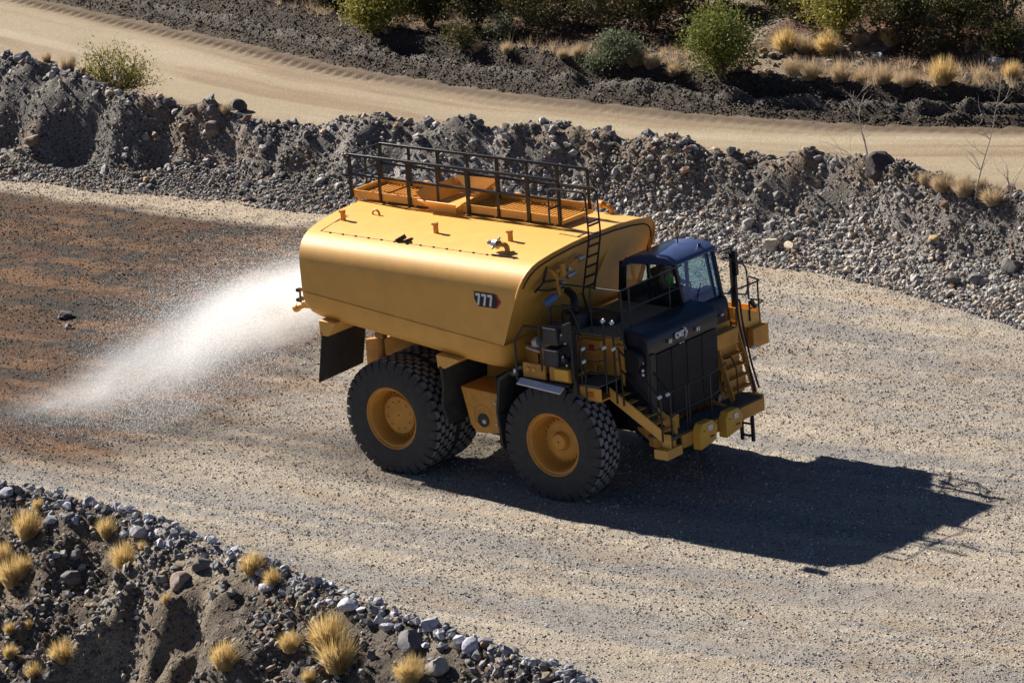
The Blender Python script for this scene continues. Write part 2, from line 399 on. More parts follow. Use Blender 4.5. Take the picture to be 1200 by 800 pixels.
# soil colour: dry, wet, rusty, dusty; painted light and shade beyond far road
def mixc(a, b, t): return a*(1-t[..., None])+np.asarray(b)*t[..., None]
e_ = yn(GX)-GY; B_ = yb(GX); d_ = GY-yf(GX); C_ = yc(GX)
bend = GY+0.012*(GX-2)**2*np.where(GX > 2, -.6, .25)
n1 = fbm(GX*0.10, bend*1.1, 4, 71); n2 = fbm(GX*0.5, GY*1.6, 4, 73); n3 = fbm(GX*1.6, GY*2.2, 3, 75); n4 = fbm(GX*.25, bend*2.4, 3, 77)
base = np.ones(GX.shape+(3,))*np.array((.335, .288, .235))
base = mixc(base, (.255, .238, .222), sstep(-.15, .35, n1))
base = mixc(base, (.45, .375, .285), sstep(.12, .5, n4)*.7)
base = mixc(base, (.33, .235, .15), sstep(.15, .5, n2)*.5)
# the sprinkled stretch behind the truck is dark and rusty
lane = fbm(GX*.03+5, bend*.8, 2, 97)+.35*n3
base = mixc(base, (.215, .198, .188), sstep(.12, .5, lane)*.4)
base = mixc(base, (.43, .36, .275), sstep(.12, .5, -lane)*.4)
wet = sstep(-4.5, -9.5, GX+0.1*(GY-2)+1.6*n2)*sstep(-7.4, -4.6, GY+.9*n2-.10*(GX+7)*(GX < -7))*(1-sstep(-1.6, -.6, GY-(B_-.6)+.4*n2))
brown = np.ones(base.shape)*np.array((.088, .038, .013))
brown = mixc(brown, (.034, .027, .023), sstep(-.35, .3, .4*n1+.9*n3+.7*n2))
brown = mixc(brown, (.17, .080, .027), sstep(.1, .5, .7*n4+.8*n3)*.8)
base = base*(1-wet[..., None])+brown*wet[..., None]
base = mixc(base, (.42, .33, .235), (sstep(-2.1, -1.3, GY-B_+.5*n2)*(GY < B_+.3)*sstep(5, -6, GX))*.8)
road_c = base*(1+.12*n3[..., None])
# berm and bank rock soil
bc = np.ones(base.shape)*np.array((.155, .138, .125))
bc = mixc(bc, (.28, .26, .24), sstep(.8, .15, (GY-B_)/(C_-B_))*sstep(-14, -7, GX))
bc = mixc(bc, (.33, .30, .28), sstep(.0, .5, fbm(GX*.4, GY*.6, 3, 81))*.8)
bc = mixc(bc, (.24, .16, .095), sstep(.05, .4, fbm(GX*.35+4, GY*1.0, 3, 83))*.6)
# far graded road
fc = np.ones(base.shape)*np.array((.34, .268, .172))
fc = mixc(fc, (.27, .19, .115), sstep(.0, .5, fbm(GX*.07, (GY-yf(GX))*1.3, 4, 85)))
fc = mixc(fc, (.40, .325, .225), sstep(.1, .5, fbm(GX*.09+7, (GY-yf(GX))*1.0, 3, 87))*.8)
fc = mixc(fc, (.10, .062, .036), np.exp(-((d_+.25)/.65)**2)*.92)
# wind-rows and bush ground
vc = np.ones(base.shape)*np.array((.056, .040, .028))
vc = mixc(vc, (.13, .115, .10), np.exp(-((d_-1.25)/.22)**2)*.8)  # ridge top paler, its sunlight painted into the colour
vc = mixc(vc, (.10, .048, .028), sstep(2.6, 4.2, d_)*1.0)  # red-brown soil, darkened to paint in the shade among the scrub
vc = mixc(vc, (.21, .062, .032), sstep(.1, .4, fbm(GX*.2, GY*.2, 3, 89))*sstep(5, 9, d_))
vc = mixc(vc, (.30, .235, .16), sstep(.0, .4, fbm(GX*.5, GY*.5, 3, 91))*sstep(2.4, 3.2, d_)*(GX > -22)*.7)
# outer country
reg_near = (e_ > .05); reg_berm = (GY > B_) & (GY < C_+2.6); reg_far = (GY >= C_+2.6) & (d_ < .1); reg_bush = d_ >= .1
allc = road_c.copy()
nc = np.ones(base.shape)*np.array((.11, .086, .066))
nc = mixc(nc, (.27, .22, .16), sstep(-.1, .3, fbm(GX*.5+3, GY*.5, 3, 93)))
nc = mixc(nc, (.15, .11, .075), sstep(.1, .5, fbm(GX*.45, GY*.45+6, 3, 95))*.8)
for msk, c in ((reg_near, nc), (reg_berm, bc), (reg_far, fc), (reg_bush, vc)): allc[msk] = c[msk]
code = np.zeros(GX.shape, int)
code[reg_near] = 1; code[reg_berm] = 2; code[reg_far] = 3; code[reg_bush] = 4
fcode = code[:-1, :-1]
def grid_part(name, k, m):
    ii, jj = np.nonzero(fcode == k)
    a = ii*ny_+jj
    F = np.stack([a, a+ny_, a+ny_+1, a+1], 1)
    used = np.unique(F); remap = np.zeros(nx_*ny_, int); remap[used] = np.arange(len(used)); F = remap[F]
    V = np.stack([GX.ravel()[used], GY.ravel()[used], GZ.ravel()[used]], 1)
    me = bpy.data.meshes.new(name)
    me.vertices.add(len(V)); me.vertices.foreach_set('co', V.ravel())
    me.loops.add(F.size); me.loops.foreach_set('vertex_index', F.ravel())
    me.polygons.add(len(F)); me.polygons.foreach_set('loop_start', np.arange(0, F.size, 4)); me.polygons.foreach_set('loop_total', np.full(len(F), 4))
    me.polygons.foreach_set('use_smooth', np.ones(len(F), bool))
    me.update(calc_edges=True)
    ca = me.color_attributes.new('soil_colour', 'FLOAT_COLOR', 'POINT')
    cc = np.ones((len(V), 4)); cc[:, :3] = np.clip(allc.reshape(-1, 3)[used], .01, 1)
    ca.data.foreach_set('color', cc.ravel())
    me.materials.append(m)
    o = bpy.data.objects.new(name, me); col.objects.link(o); o['kind'] = 'structure'
    return o
grid_part('haul_road', 0, SOIL_ROAD)
grid_part('lower_bank', 1, SOIL_BERM)
grid_part('rock_berm', 2, SOIL_BERM)
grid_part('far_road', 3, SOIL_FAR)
grid_part('bush_ground', 4, SOIL_BUSH)

# ------------------------------------------------------------------ loose stones
def ico():
    bm = bmesh.new(); bmesh.ops.create_icosphere(bm, subdivisions=1, radius=1)
    v = np.array([q.co[:] for q in bm.verts]); f = np.array([[q.index for q in g.verts] for g in bm.faces]); bm.free(); return v, f
ICV, ICF = ico()
def rock_variants(n):
    out = []
    for i in range(n):
        v = ICV*1.25
        for k in range(6):
            q = rng.normal(size=3); q /= np.linalg.norm(q); t = v @ q-rng.uniform(.45, .8)
            v = v-np.outer(np.clip(t, 0, 9), q)
        v = v*np.array((1, rng.uniform(.6, .95), rng.uniform(.45, .85)))+rng.uniform(-.09, .09, v.shape)
        out.append(v)
    return np.array(out)
RV = rock_variants(24)
def stones(name, X, Y, S, colr, label=None, cat='stones', sink=.25, kind='stuff', Z=None):
    n = len(X)
    if Z is None: Z = hgt(X, Y)
    k = rng.integers(0, len(RV), n)
    a = rng.uniform(0, 2*PI, n); t = rng.uniform(-.6, .6, n); b = rng.uniform(-.6, .6, n)
    ca, sa, ct, st, cb, sb = np.cos(a), np.sin(a), np.cos(t), np.sin(t), np.cos(b), np.sin(b)
    v = RV[k]*S[:, None, None]                              # n,12,3
    x, y, z = v[..., 0], v[..., 1], v[..., 2]
    y, z = y*ct[:, None]-z*st[:, None], y*st[:, None]+z*ct[:, None]
    x, z = x*cb[:, None]-z*sb[:, None], x*sb[:, None]+z*cb[:, None]
    x, y = x*ca[:, None]-y*sa[:, None], x*sa[:, None]+y*ca[:, None]
    V = np.stack([x+X[:, None], y+Y[:, None], z+(Z+S*(.45-sink))[:, None]], 2).reshape(-1, 3)
    m = len(ICV)
    F = (ICF[None]+(np.arange(n)*m)[:, None, None]).reshape(-1, 3)
    me = bpy.data.meshes.new(name)
    me.vertices.add(len(V)); me.vertices.foreach_set('co', V.ravel())
    me.loops.add(F.size); me.loops.foreach_set('vertex_index', F.ravel())
    me.polygons.add(len(F)); me.polygons.foreach_set('loop_start', np.arange(0, F.size, 3)); me.polygons.foreach_set('loop_total', np.full(len(F), 3))
    me.polygons.foreach_set('use_smooth', np.zeros(len(F), bool))
    me.update(calc_edges=True)
    at_ = me.color_attributes.new('stone_colour', 'FLOAT_COLOR', 'POINT')
    cc = np.ones((n, m, 4)); cc[..., :3] = colr[:, None, :]
    at_.data.foreach_set('color', cc.ravel())
    me.materials.append(ROCK)
    o = bpy.data.objects.new(name, me); col.objects.link(o)
    tag(o, label, cat, None, kind)
    return o
def pal(n, cols, w, jit=.25):
    c = np.array(cols)[rng.choice(len(cols), n, p=np.array(w)/sum(w))]
    return np.clip(c*(1+rng.uniform(-jit, jit, (n, 1))), .01, .9)
def scatter(n, x0, x1, fy0, fy1, dens=None, mx=.2, my=.2):
    X = rng.uniform(x0, x1, n); T = rng.uniform(0, 1, n); a = fy0(X); b = fy1(X); Y = a+(b-a)*T
    keep = inview(X, Y, np.zeros(n), mx, my)
    if dens is not None: keep &= rng.uniform(0, 1, n) < dens(X, Y, T)
    return X[keep], Y[keep]
GREYS = [(.30, .285, .275), (.42, .40, .385), (.17, .16, .16), (.36, .27, .19), (.55, .52, .49), (.24, .14, .09)]
# berm rubble: dense small, medium, some large; more and paler at the foot
sz = lambda n, a, b, p=2.2: a+(b-a)*rng.power(1/p, n)**1.0*1.0
def powsz(n, a, b, p): return a+(b-a)*rng.uniform(0, 1, n)**p
dm = lambda X, Y, T: .35+.65*np.clip(.6+.8*fbm(X*.5, Y*.8, 2, 101), 0, 1)
X, Y = scatter(330000, -50, 20, lambda x: yb(x)-.5, lambda x: yc(x)+1.0, lambda X, Y, T: np.clip(1.0-.75*sstep(.35, .75, T+.3*fbm(X*.3, Y*.3, 2, 102)), .2, 1)*np.clip(.75+.9*fbm(X*.5, Y*.8, 2, 101), 0.15, 1))
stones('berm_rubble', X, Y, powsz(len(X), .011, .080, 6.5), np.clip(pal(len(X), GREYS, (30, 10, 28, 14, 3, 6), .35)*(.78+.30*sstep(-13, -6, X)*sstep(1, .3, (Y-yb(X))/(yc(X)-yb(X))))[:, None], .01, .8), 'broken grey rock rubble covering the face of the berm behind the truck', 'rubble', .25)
X, Y = scatter(3600, -50, 20, lambda x: yb(x)-.3, lambda x: yb(x)+1.9, lambda X, Y, T: .4+.6*np.clip(.5+fbm(X*.6, Y, 2, 103), 0, 1))
X2, Y2 = scatter(5000, -12, 8, lambda x: yb(x)-.3, lambda x: yb(x)+1.5)
stones('pale_foot_rocks', X2, Y2, powsz(len(X2), .02, .12, 4.2), pal(len(X2), [(.46, .43, .40), (.34, .32, .30), (.42, .34, .26)], (24, 26, 10)), 'pale broken stones at the foot of the berm behind and right of the cab', 'rubble', .15)
stones('berm_foot_rocks', X, Y, powsz(len(X), .04, .17, 3.8), pal(len(X), GREYS, (28, 20, 18, 16, 7, 6))*.85, 'larger pale broken rocks heaped along the foot of the berm', 'rubble', .15)
X, Y = scatter(900, -50, 20, lambda x: yc(x)-.5, lambda x: yc(x)+.5)
stones('berm_crest_rocks', X, Y, powsz(len(X), .06, .20, 3), pal(len(X), GREYS, (20, 10, 34, 8, 2, 6)), 'dark jagged rocks along the crest of the berm', 'rubble', .2)
# road gravel
X, Y = scatter(330000, -50, 24, lambda x: yn(x)-.2, lambda x: yb(x), lambda X, Y, T: np.clip(.55+.6*fbm(X*.35, Y*1.0, 3, 105), .2, 1))
wetm = (X+.1*(Y-2) < -6.5+rng.normal(0, 1, len(X))) & (Y > -5.6+rng.normal(0, .7, len(X))) & (Y < yb(X)-1.4)
cg = pal(len(X), [(.40, .37, .345), (.56, .53, .49), (.24, .23, .225), (.40, .32, .24)], (34, 26, 12, 12))
cw = pal(len(X), [(.10, .09, .083), (.20, .18, .165), (.05, .047, .047), (.14, .08, .04)], (30, 7, 26, 14))
stones('road_gravel', X, Y, powsz(len(X), .009, .033, 2.8), np.where(wetm[:, None], cw, cg), 'loose crushed gravel strewn over the haul road', 'gravel', .1)
# lower bank
X, Y = scatter(70000, -16, 26, lambda x: yn(x)-8, lambda x: yn(x)-.1, lambda X, Y, T: np.clip(.30+1.9*fbm(X*.6, Y*.6, 3, 107)+.35*(T > .8), .06, 1), .25, .6)
stones('bank_rubble', X, Y, powsz(len(X), .012, .13, 3.9), pal(len(X), GREYS, (24, 6, 40, 12, 3, 8))*.72, 'dark broken rubble on the slope below the road edge', 'rubble', .25)
X, Y = scatter(2100, -16, 26, lambda x: yn(x)-.5, lambda x: yn(x)+.12, None, .25, .4)
stones('road_edge_rubble', X, Y, powsz(len(X), .025, .15, 3.0), pal(len(X), [(.40, .40, .45), (.28, .28, .32), (.52, .52, .57), (.15, .15, .16)], (26, 26, 10, 26)), 'blue grey broken rocks lining the near edge of the road', 'rubble', .1)
# far wind-rows and bush ground
X, Y = scatter(70000, -56, 14, lambda x: yf(x)+.1, lambda x: yf(x)+3.2, None)
stones('windrow_rubble', X, Y, powsz(len(X), .010, .05, 3.5), pal(len(X), [(.08, .065, .05), (.15, .125, .105), (.045, .037, .03), (.12, .07, .04)], (30, 8, 26, 12)), 'dark graded rubble windrows beyond the far road', 'rubble', .2)
X, Y = scatter(22000, -56, 14, lambda x: yf(x)+2.8, lambda x: yf(x)+20, lambda X, Y, T: np.clip(.3+1.5*fbm(X*.4, Y*.4, 2, 109), .02, 1))
stones('bush_ground_stones', X, Y, powsz(len(X), .03, .16, 3.5), pal(len(X), [(.16, .14, .125), (.28, .25, .22), (.08, .07, .066), (.26, .11, .06)], (30, 12, 20, 20)), 'scattered stones among the desert scrub behind the far road', 'stones', .2)
# ------------------------------------------------------------------ the water truck (heading +x, rear axle at x = 0)
T = empty('water_truck', (0, 0, 0), 0, 'large yellow mining water truck with black cab, spraying water on the gravel road', 'truck')
HW = 2.5
def xf(z): return 4.26-(5.45-z)*0.38
half = [(2.5, None), (2.5, 4.54), (2.495, 4.70), (2.465, 4.86), (2.405, 5.00), (2.31, 5.12), (2.17, 5.22), (1.98, 5.29), (1.5, 5.37), (0.8, 5.43), (0, 5.45)]
def sect(zc_, rear):
    pts = []
    for (y, z) in half: pts.append((-y, zc_ if z is None else z))
    pts += [(-y, z) for (y, z) in reversed(pts[:-1])]
    if rear: return [(-2.62+0.27*abs(y/2.5)**2+0.04*(5.4-z)*.5, y, z) for (y, z) in pts]
    return [(xf(z), y, z) for (y, z) in pts]
m = MB(); rs = sect(4.0, True); fs_ = sect(3.42, False); n = len(rs)
m.add(rs+fs_, [(i, i+1, i+1+n, i+n) for i in range(n-1)]+[(0, n, 2*n-1, n-1)])
m.f.append(tuple(range(n)))
# front plate set back behind a lip
ins = [(p[0]-.10, p[1]*.975, p[2]-(.06 if p[2] > 4.6 else 0)) for p in fs_]
o = len(m.v); m.v += ins
m.f += [(n+i, n+i+1, o+i+1, o+i) for i in range(n-1)]+[(n, o, o+n-1, 2*n-1), tuple(range(o, o+n))]
TANK = m.build('tank', YEL, T, smooth=True)
# hopper bottom of the tank, tapering in
m = MB(); secs = []
for (x, k, dz) in ((-2.33, 1, .16), (-2.2, 1, .05), (-1.95, 1, 0), (2.55, 1, 0), (2.9, .985, 0.0), (3.15, .94, .02), (3.3, .86, .05), (3.36, .74, .1)):
    zc_ = 4.0+(x+2.4)/6.0*(-.58); zb = 3.36+(x+1.95)/5.1*(-.56)+dz
    secs.append([(x, -2.488*k, zc_-.0), (x, -2.46*k, zb+.24), (x, -2.36*k, zb+.06), (x, -2.18*k, zb-.02), (x, -1.3*k, zb-.35), (x, 1.3*k, zb-.35), (x, 2.18*k, zb-.02), (x, 2.36*k, zb+.06), (x, 2.46*k, zb+.24), (x, 2.488*k, zc_)])
q = len(secs[0]); vs = [p for s_ in secs for p in s_]
m.add(vs, [(i*q+j, i*q+j+1, (i+1)*q+j+1, (i+1)*q+j) for i in range(len(secs)-1) for j in range(q-1)]+[tuple(range(q)), tuple(range((len(secs)-1)*q, len(secs)*q))])
m.build('hopper', YEL, TANK, smooth=True)
# seam strips
m = MB(); m.tube([(-2.34, -2.502, 4.0), (3.49, -2.502, 3.42)], .014, 4); m.tube([(-2.34, 2.502, 4.0), (3.49, 2.502, 3.42)], .014, 4); build_each(m, 'seam', YEL2, TANK)
# bead along the front lip + hose clipped under it
m = MB(); m.tube([(p[0]+.0, p[1]*1.0, p[2]) for p in fs_[1:-1]], .022, 6); m.build('rim_bead', YEL, TANK, smooth=True)
m = MB(); m.tube([(p[0]-.02, p[1]*.95, p[2]-.11) for p in fs_[3:-3]], .02, 6)
m.tube([(4.0, -1.45, 5.15), (4.02, -1.5, 4.95), (4.0, -1.6, 4.7), (4.05, -1.9, 4.62), (4.05, -1.5, 4.5), (4.1, -1.0, 4.45)], .03, 6)
m.tube([(3.98, -1.9, 4.55), (4.1, -1.7, 4.75), (4.15, -1.3, 4.7), (4.2, -1.1, 4.55)], .03, 6)
m.build('hose', RUB, TANK, smooth=True)
# diagonal stiffener and lower boxes on the front plate
m = MB(); m.tube([(4.0, .95, 5.1), (3.68, .5, 4.0)], .022, 5); m.build('stiffener', YEL2, TANK)
# top seam line with cleats
m = MB(); m.tube([(-2.1, -1.95, 5.295), (-2.1, -1.2, 5.415), (-2.1, -1.0, 5.43)], .010, 4); m.tube([(-2.1, -1.95, 5.295), (.1, -1.97, 5.29)], .009, 4); m.tube([(.5, -1.97, 5.29), (3.6, -1.97, 5.29)], .009, 4)
for x in np.arange(-1.8, 3.6, .38): m.box(x-.02, x+.02, -1.99, -1.95, 5.27, 5.31)
m.tube([(2.9, -1.97, 5.31), (3.6, -1.95, 5.31)], .022, 5)
m.build('pipe_run', BLK, TANK)
# nozzles / posts on the roof
for (x, y, z) in ((-1.99, -1.27, 5.34), (.75, -1.27, 5.34), (2.79, -1.15, 5.35), (-2.2, 2.02, 5.2), (.53, 2.02, 5.2), (2.55, 2.05, 5.2)):
    m = MB(); m.box(x-.05, x+.05, y-.04, y+.04, z-.05, z+.26); m.box(x-.09, x+.05, y-.05, y+.05, z+.23, z+.29)
    m.build('lifting_lug', YEL2, TANK, bevel=.01)
m = MB(); 
for k in range(20):
    pass
m.tube([(-1.47+.10*math.cos(t), -.72, 5.45+.10*math.sin(t)) for t in [2*PI*i/16 for i in range(16)]], .026, 6, closed=True); m.build('lifting_ring', YEL2, TANK, smooth=True)
m = MB(); m.cbox((.24, -1.9, 5.36), (.24, .1, .1), (0, -.5, .4)); m.cbox((.4, -1.85, 5.34), (.05, .3, .03)); m.build('latch', BLK, TANK)
m = MB(); m.tube(fillet([(3.15, -1.72, 5.2), (3.15, -1.72, 5.5), (2.9, -1.75, 5.5)], .12), .06, 10); m.build('vent_elbow', YEL2, TANK, smooth=True)
m = MB(); m.cyl((2.93, -1.75, 5.5), (2.80, -1.76, 5.5), .12, .10, 12); m.cyl((2.8, -1.76, 5.5), (2.66, -1.77, 5.52), .05, .06, 8); m.cyl((2.86, -1.6, 5.6), (2.86, -1.9, 5.42), .03, .03, 6); m.build('vent_cap', STEEL, TANK, bevel=.006)
m = MB(); m.tube(fillet([(3.3, 1.9, 5.2), (3.3, 1.9, 5.45), (3.05, 1.9, 5.5)], .12), .06, 10); m.cyl((3.05, 1.9, 5.5), (2.9, 1.9, 5.52), .10, .08, 10); m.build('vent_elbow', YEL2, TANK, smooth=True)
# front valve cluster (brass / white)
m = MB()
m.tube(fillet([(3.95, -1.45, 4.95), (4.15, -1.45, 4.95), (4.15, -1.3, 4.7), (4.15, -1.25, 4.35)], .1), .05, 8)
m.tube(fillet([(4.15, -1.35, 4.9), (4.22, -.9, 4.95), (4.2, -.55, 5.0)], .1), .045, 8); m.cyl((4.2, -1.15, 4.78), (4.2, -1.15, 5.05), .09, .07, 10)
m.build('valve_pipe', YEL2, TANK, smooth=True)
m = MB(); m.cyl((4.2, -.6, 5.0), (4.22, -.42, 5.0), .09, .07, 10); m.cyl((4.24, -1.05, 4.72), (4.28, -.8, 4.76), .07, .05, 8); m.cyl((4.22, -1.3, 4.6), (4.26, -1.18, 4.62), .06, .06, 8); m.cyl((4.15, -1.0, 4.85), (4.3, -1.0, 4.9), .05, .05, 8); build_each(m, 'valve_head', STEEL, TANK, bevel=.008)
m = MB(); m.cyl((4.02, -1.62, 4.22), (4.1, -1.3, 4.33), .085, .085, 12); m.build('filter_cap', paint('blue_plastic', (.14, .24, .48), .5), TANK, bevel=.02)
# decal: three sevens on a black plate with a red arrow edge, on the tank side
m = MB(); X0, X1, Z0, Z1, Y0 = 2.79, 3.30, 4.29, 4.57, -2.503
m.prism([(X0-.03, Z1+.01), (X0-.03, Z1-.14), (X0+.06, Z0-.02), (X1+.05, Z0-.02), (X1+.16, (Z0+Z1)/2), (X1+.05, Z1+.03), (X0-.03, Z1+.03)], 1, Y0, Y0-.006)
DEC = m.build('number_plate_decal', BLK, TANK)
m = MB()
for i in range(3):
    a = X0+.012+i*.170
    m.prism([(a, Z1), (a, Z1-.06), (a+.075, Z1-.06), (a+.03, Z0+.01), (a+.085, Z0+.01), (a+.132, Z1-.05), (a+.132, Z1)], 1, Y0-.009, Y0-.014)
m.build('number_777', WHITE, DEC)
m = MB(); zm = (Z0+Z1)/2
m.prism([(X1+.045, Z1+.022), (X1+.15, zm+.0), (X1+.045, Z0-.012), (X1+.09, Z0-.012), (X1+.205, zm), (X1+.09, Z1+.022)], 1, Y0-.001, Y0-.008); m.build('red_arrow', RED, DEC)

# walkway on the tank
WX0, WX1, WY0, WY1, WZ = -2.85, 3.28, .12, 1.25, 5.56
m = MB()
for a, b in ((WX0, -.55), (.35, WX1)):
    m.box(a, b, WY0, WY0+.03, WZ-.06, WZ+.12); m.box(a, b, WY1-.03, WY1, WZ-.06, WZ+.16); m.box(a, a+.03, WY0+.03, WY1-.03, WZ-.06, WZ+.13); m.box(b-.03, b, WY0+.03, WY1-.03, WZ-.06, WZ+.03)
    m.box(a+.03, b-.03, WY0+.03, WY1-.03, WZ-.012, WZ-.004)
    for x in np.arange(a+.1, b-.05, .11): m.box(x, x+.025, WY0+.03, WY1-.03, WZ-.002, WZ+.022)
    for x in np.arange(a+.1, b-.05, .85):
        m.box(x, x+.06, WY0+.02, WY0+.08, WZ-.16, WZ-.06); m.box(x, x+.06, WY1-.08, WY1-.02, WZ-.26, WZ-.06)
WALK = m.build('walkway', YEL, TANK)
# fill hatch: square neck with flaring splash plates
m = MB()
m.hexa([(-.5, .0, 5.36), (.3, .0, 5.36), (.3, 1.2, 5.36), (-.5, 1.2, 5.36), (-.5, .0, 5.58), (.3, .0, 5.58), (.3, 1.2, 5.58), (-.5, 1.2, 5.58)])
def sheet(a, b, c, d, t=.02):
    a, b, c, d = map(Vector, (a, b, c, d)); nn = (b-a).cross(d-a).normalized()*t
    m.hexa([a, b, c, d, a+nn, b+nn, c+nn, d+nn])
sheet((-.52, -.02, 5.585), (.32, -.02, 5.585), (.45, -.15, 5.74), (-.68, -.15, 5.74)); sheet((-.52, 1.22, 5.585), (-.52, -.02, 5.585), (-.74, -.15, 5.92), (-.74, 1.3, 5.92)); sheet((-.52, 1.22, 5.585), (.32, 1.22, 5.585), (.6, 1.32, 6.0), (-.74, 1.32, 5.95))
sheet((.32, 1.22, 5.585), (.32, -.02, 5.585), (.62, .3, 5.80), (.62, 1.3, 6.0))
m.build('fill_hatch', YEL, TANK)
# black guard rail round the walkway
RX0, RX1, RY0, RY1, RB, RT = -2.88, 3.22, .10, 1.20, 5.50, 6.52
m = MB()
def rail(m, a, b, r=.022): m.cyl(a, b, r, r, 6)
for y in (RY0, RY1):
    xe = RX1
    for z in (RT, RB+.56): m.cbox(((RX0+xe)/2, y, z), (xe-RX0, .06, .062))
    for i in range(8):
        x = RX0+(xe-RX0)*i/7; wd = .065 if i % 2 == 0 else .045
        m.box(x-wd*.7, x+wd*.7, y-.025, y+.025, RB, RT-.026)
for z in (RT, RB+.56): m.box(RX0-.022, RX0+.022, RY0+.024, RY1-.024, z-.02, z+.02)
m.box(RX0-.018, RX0+.018, .63, .67, RB, RT-.02)
m.build('guard_rail', BLK, TANK, bevel=.006)
# ladder down the tank front with looped top rails
m = MB()
for y in (-.30, .12):
    m.tube(fillet([(3.25, y, 5.62), (3.25, y, 6.38), (3.35, y, 6.44), (4.2, y, 6.44), (4.3, y, 6.35), (4.33, y, 5.4), (4.05, y, 4.1)], .08), .024, 6)
for z in np.arange(4.25, 5.7, .24): xx = 4.33-(max(0, 5.4-z))*.215; m.box(xx-.02, xx+.03, -.28, .10, z-.018, z+.018)
m.tube([(3.25, -.28, 5.95), (3.25, .1, 5.95)], .02); m.tube([(4.32, -.28, 5.75), (4.32, .1, 5.75)], .02)
m.build('ladder', BLK, TANK, smooth=True)
# rear spray heads
for y in (-2.15, -.9, .9, 2.15):
    m = MB(); m.tube(fillet([(-2.3, y, 3.55), (-2.62, y, 3.55), (-2.82, y, 3.47)], .1), .075, 10); m.cyl((-2.8, y, 3.47), (-2.9, y, 3.43), .1, .1, 12); m.build('spray_head', YEL, TANK, smooth=True)
m = MB(); m.box(-2.72, -2.62, -2.3, -2.1, 3.65, 3.72); m.cyl((-2.67, -2.2, 3.6), (-2.67, -2.2, 3.92), .025, .025, 6); m.box(-2.76, -2.66, -2.24, -2.12, 3.86, 3.93); m.build('spray_valve', BLK, TANK)

# mud flaps with yellow brackets
for sgn in (-1, 1):
    Y = lambda y: y*(-sgn)
    m = MB(); ya, yb_ = sorted((Y(-2.55), Y(-1.0)))
    m.prism([(-1.86, 3.38), (-1.35, 3.36), (-1.62, 3.02), (-1.86, 3.02)], 1, ya, yb_); m.build('flap_bracket', YEL, T, bevel=.01)
    m = MB(); m.hexa([(-2.02, ya, 1.88), (-1.99, ya, 1.88), (-1.99, yb_, 1.92), (-2.02, yb_, 1.92), (-1.8, ya, 3.1), (-1.77, ya, 3.1), (-1.77, yb_, 3.1), (-1.8, yb_, 3.1)]); m.build('mud_flap', RUB, T)
    m = MB(); m.prism([(1.55, 3.0), (2.25, 2.95), (1.78, 2.70), (1.58, 2.70)], 1, ya, yb_); m.build('flap_bracket', YEL, T, bevel=.01)
    m = MB(); m.prism([(1.62, 2.74), (1.66, 2.3), (1.60, 1.8), (1.75, 1.4), (1.79, 1.4), (1.66, 1.82), (1.72, 2.3), (1.7, 2.74)], 1, ya, yb_); m.build('mud_flap', RUB, T)
    m = MB(); m.cyl((-.98, Y(-1.45), 1.4), (-.98, Y(-1.45), 2.35), .13, .13, 12); m.cyl((-.98, Y(-1.45), 2.35), (-1.0, Y(-1.45), 2.95), .07, .07, 12); m.cyl((-1.1, Y(-1.45), 2.85), (-.86, Y(-1.45), 2.85), .1, .1, 10); m.build('suspension_strut', YEL2, T, bevel=.01)
# chassis
m = MB()
for y in (-.75, .55):
    m.prism([(-2.1, 1.75), (6.2, 1.35), (6.2, 1.9), (2.0, 2.35), (-1.2, 2.6), (-2.1, 2.4)], 1, y, y+.2)
m.box(-.35, .35, -.9, .9, .95, 1.65); m.cyl((0, -1.0, 1.27), (0, 1.0, 1.27), .45, .45, 20); m.box(4.3, 4.85, -1.6, 1.6, 1.1, 1.5)
for x in (1.4, 2.9): m.box(x, x+.3, -.55, .55, 1.6, 2.1)
m.build('chassis', YEL2, T, bevel=.01)
m = MB(); m.box(3.9, 6.0, -1.25, 1.1, 1.45, 3.5); m.box(3.0, 4.2, -.9, .9, 1.5, 2.9); m.box(2.0, 3.9, -1.2, 1.2, 2.5, 2.75); m.build('engine_bay', BLK, T)
# hydraulic tank between the axles
for sgn in (-1, 1):
    m = MB(); ya, yb_ = sorted((sgn*2.2, sgn*1.3)); m.prism([(1.9, 2.22), (2.96, 2.17), (2.93, 1.24), (2.28, 1.18), (2.12, 1.35)], 1, ya, yb_)
    FT = m.build('fuel_tank', YEL2, T, bevel=.02)
    m = MB(); m.lathe([(0, .27), (-.012*1, .25), (-.012, .24), (0, .24)], (2.5, sgn*2.2, 1.6), 'y', 28); m.build('cap_ring', YEL2, FT)
    m = MB(); m.cyl((2.5, sgn*2.19, 1.5), (2.5, sgn*2.215, 1.5), .16, .16, 20); m.build('sight_hole', BLK, FT)
    m = MB(); m.cyl((2.54, sgn*2.2, 1.48), (2.54, sgn*2.24, 1.48), .07, .05, 10); m.cyl((2.88, sgn*2.19, 1.95), (2.88, sgn*2.23, 1.95), .035, .035, 8); m.cyl((2.88, sgn*2.19, 1.45), (2.88, sgn*2.23, 1.45), .035, .035, 8); build_each(m, 'drain_plug', STEEL, FT)
    m = MB(); ya, yb_ = sorted((sgn*2.35, sgn*1.35)); m.prism([(3.1, .95), (3.14, .95), (3.06, 1.8), (3.18, 2.55), (3.5, 2.78), (3.48, 2.82), (3.12, 2.6), (3.0, 1.8)], 1, ya, yb_); m.build('splash_guard', RUB, T)
    m = MB(); m.box(2.97, 3.0, ya+.1, yb_, .98, 2.6); m.build('splash_guard', RUB, T)

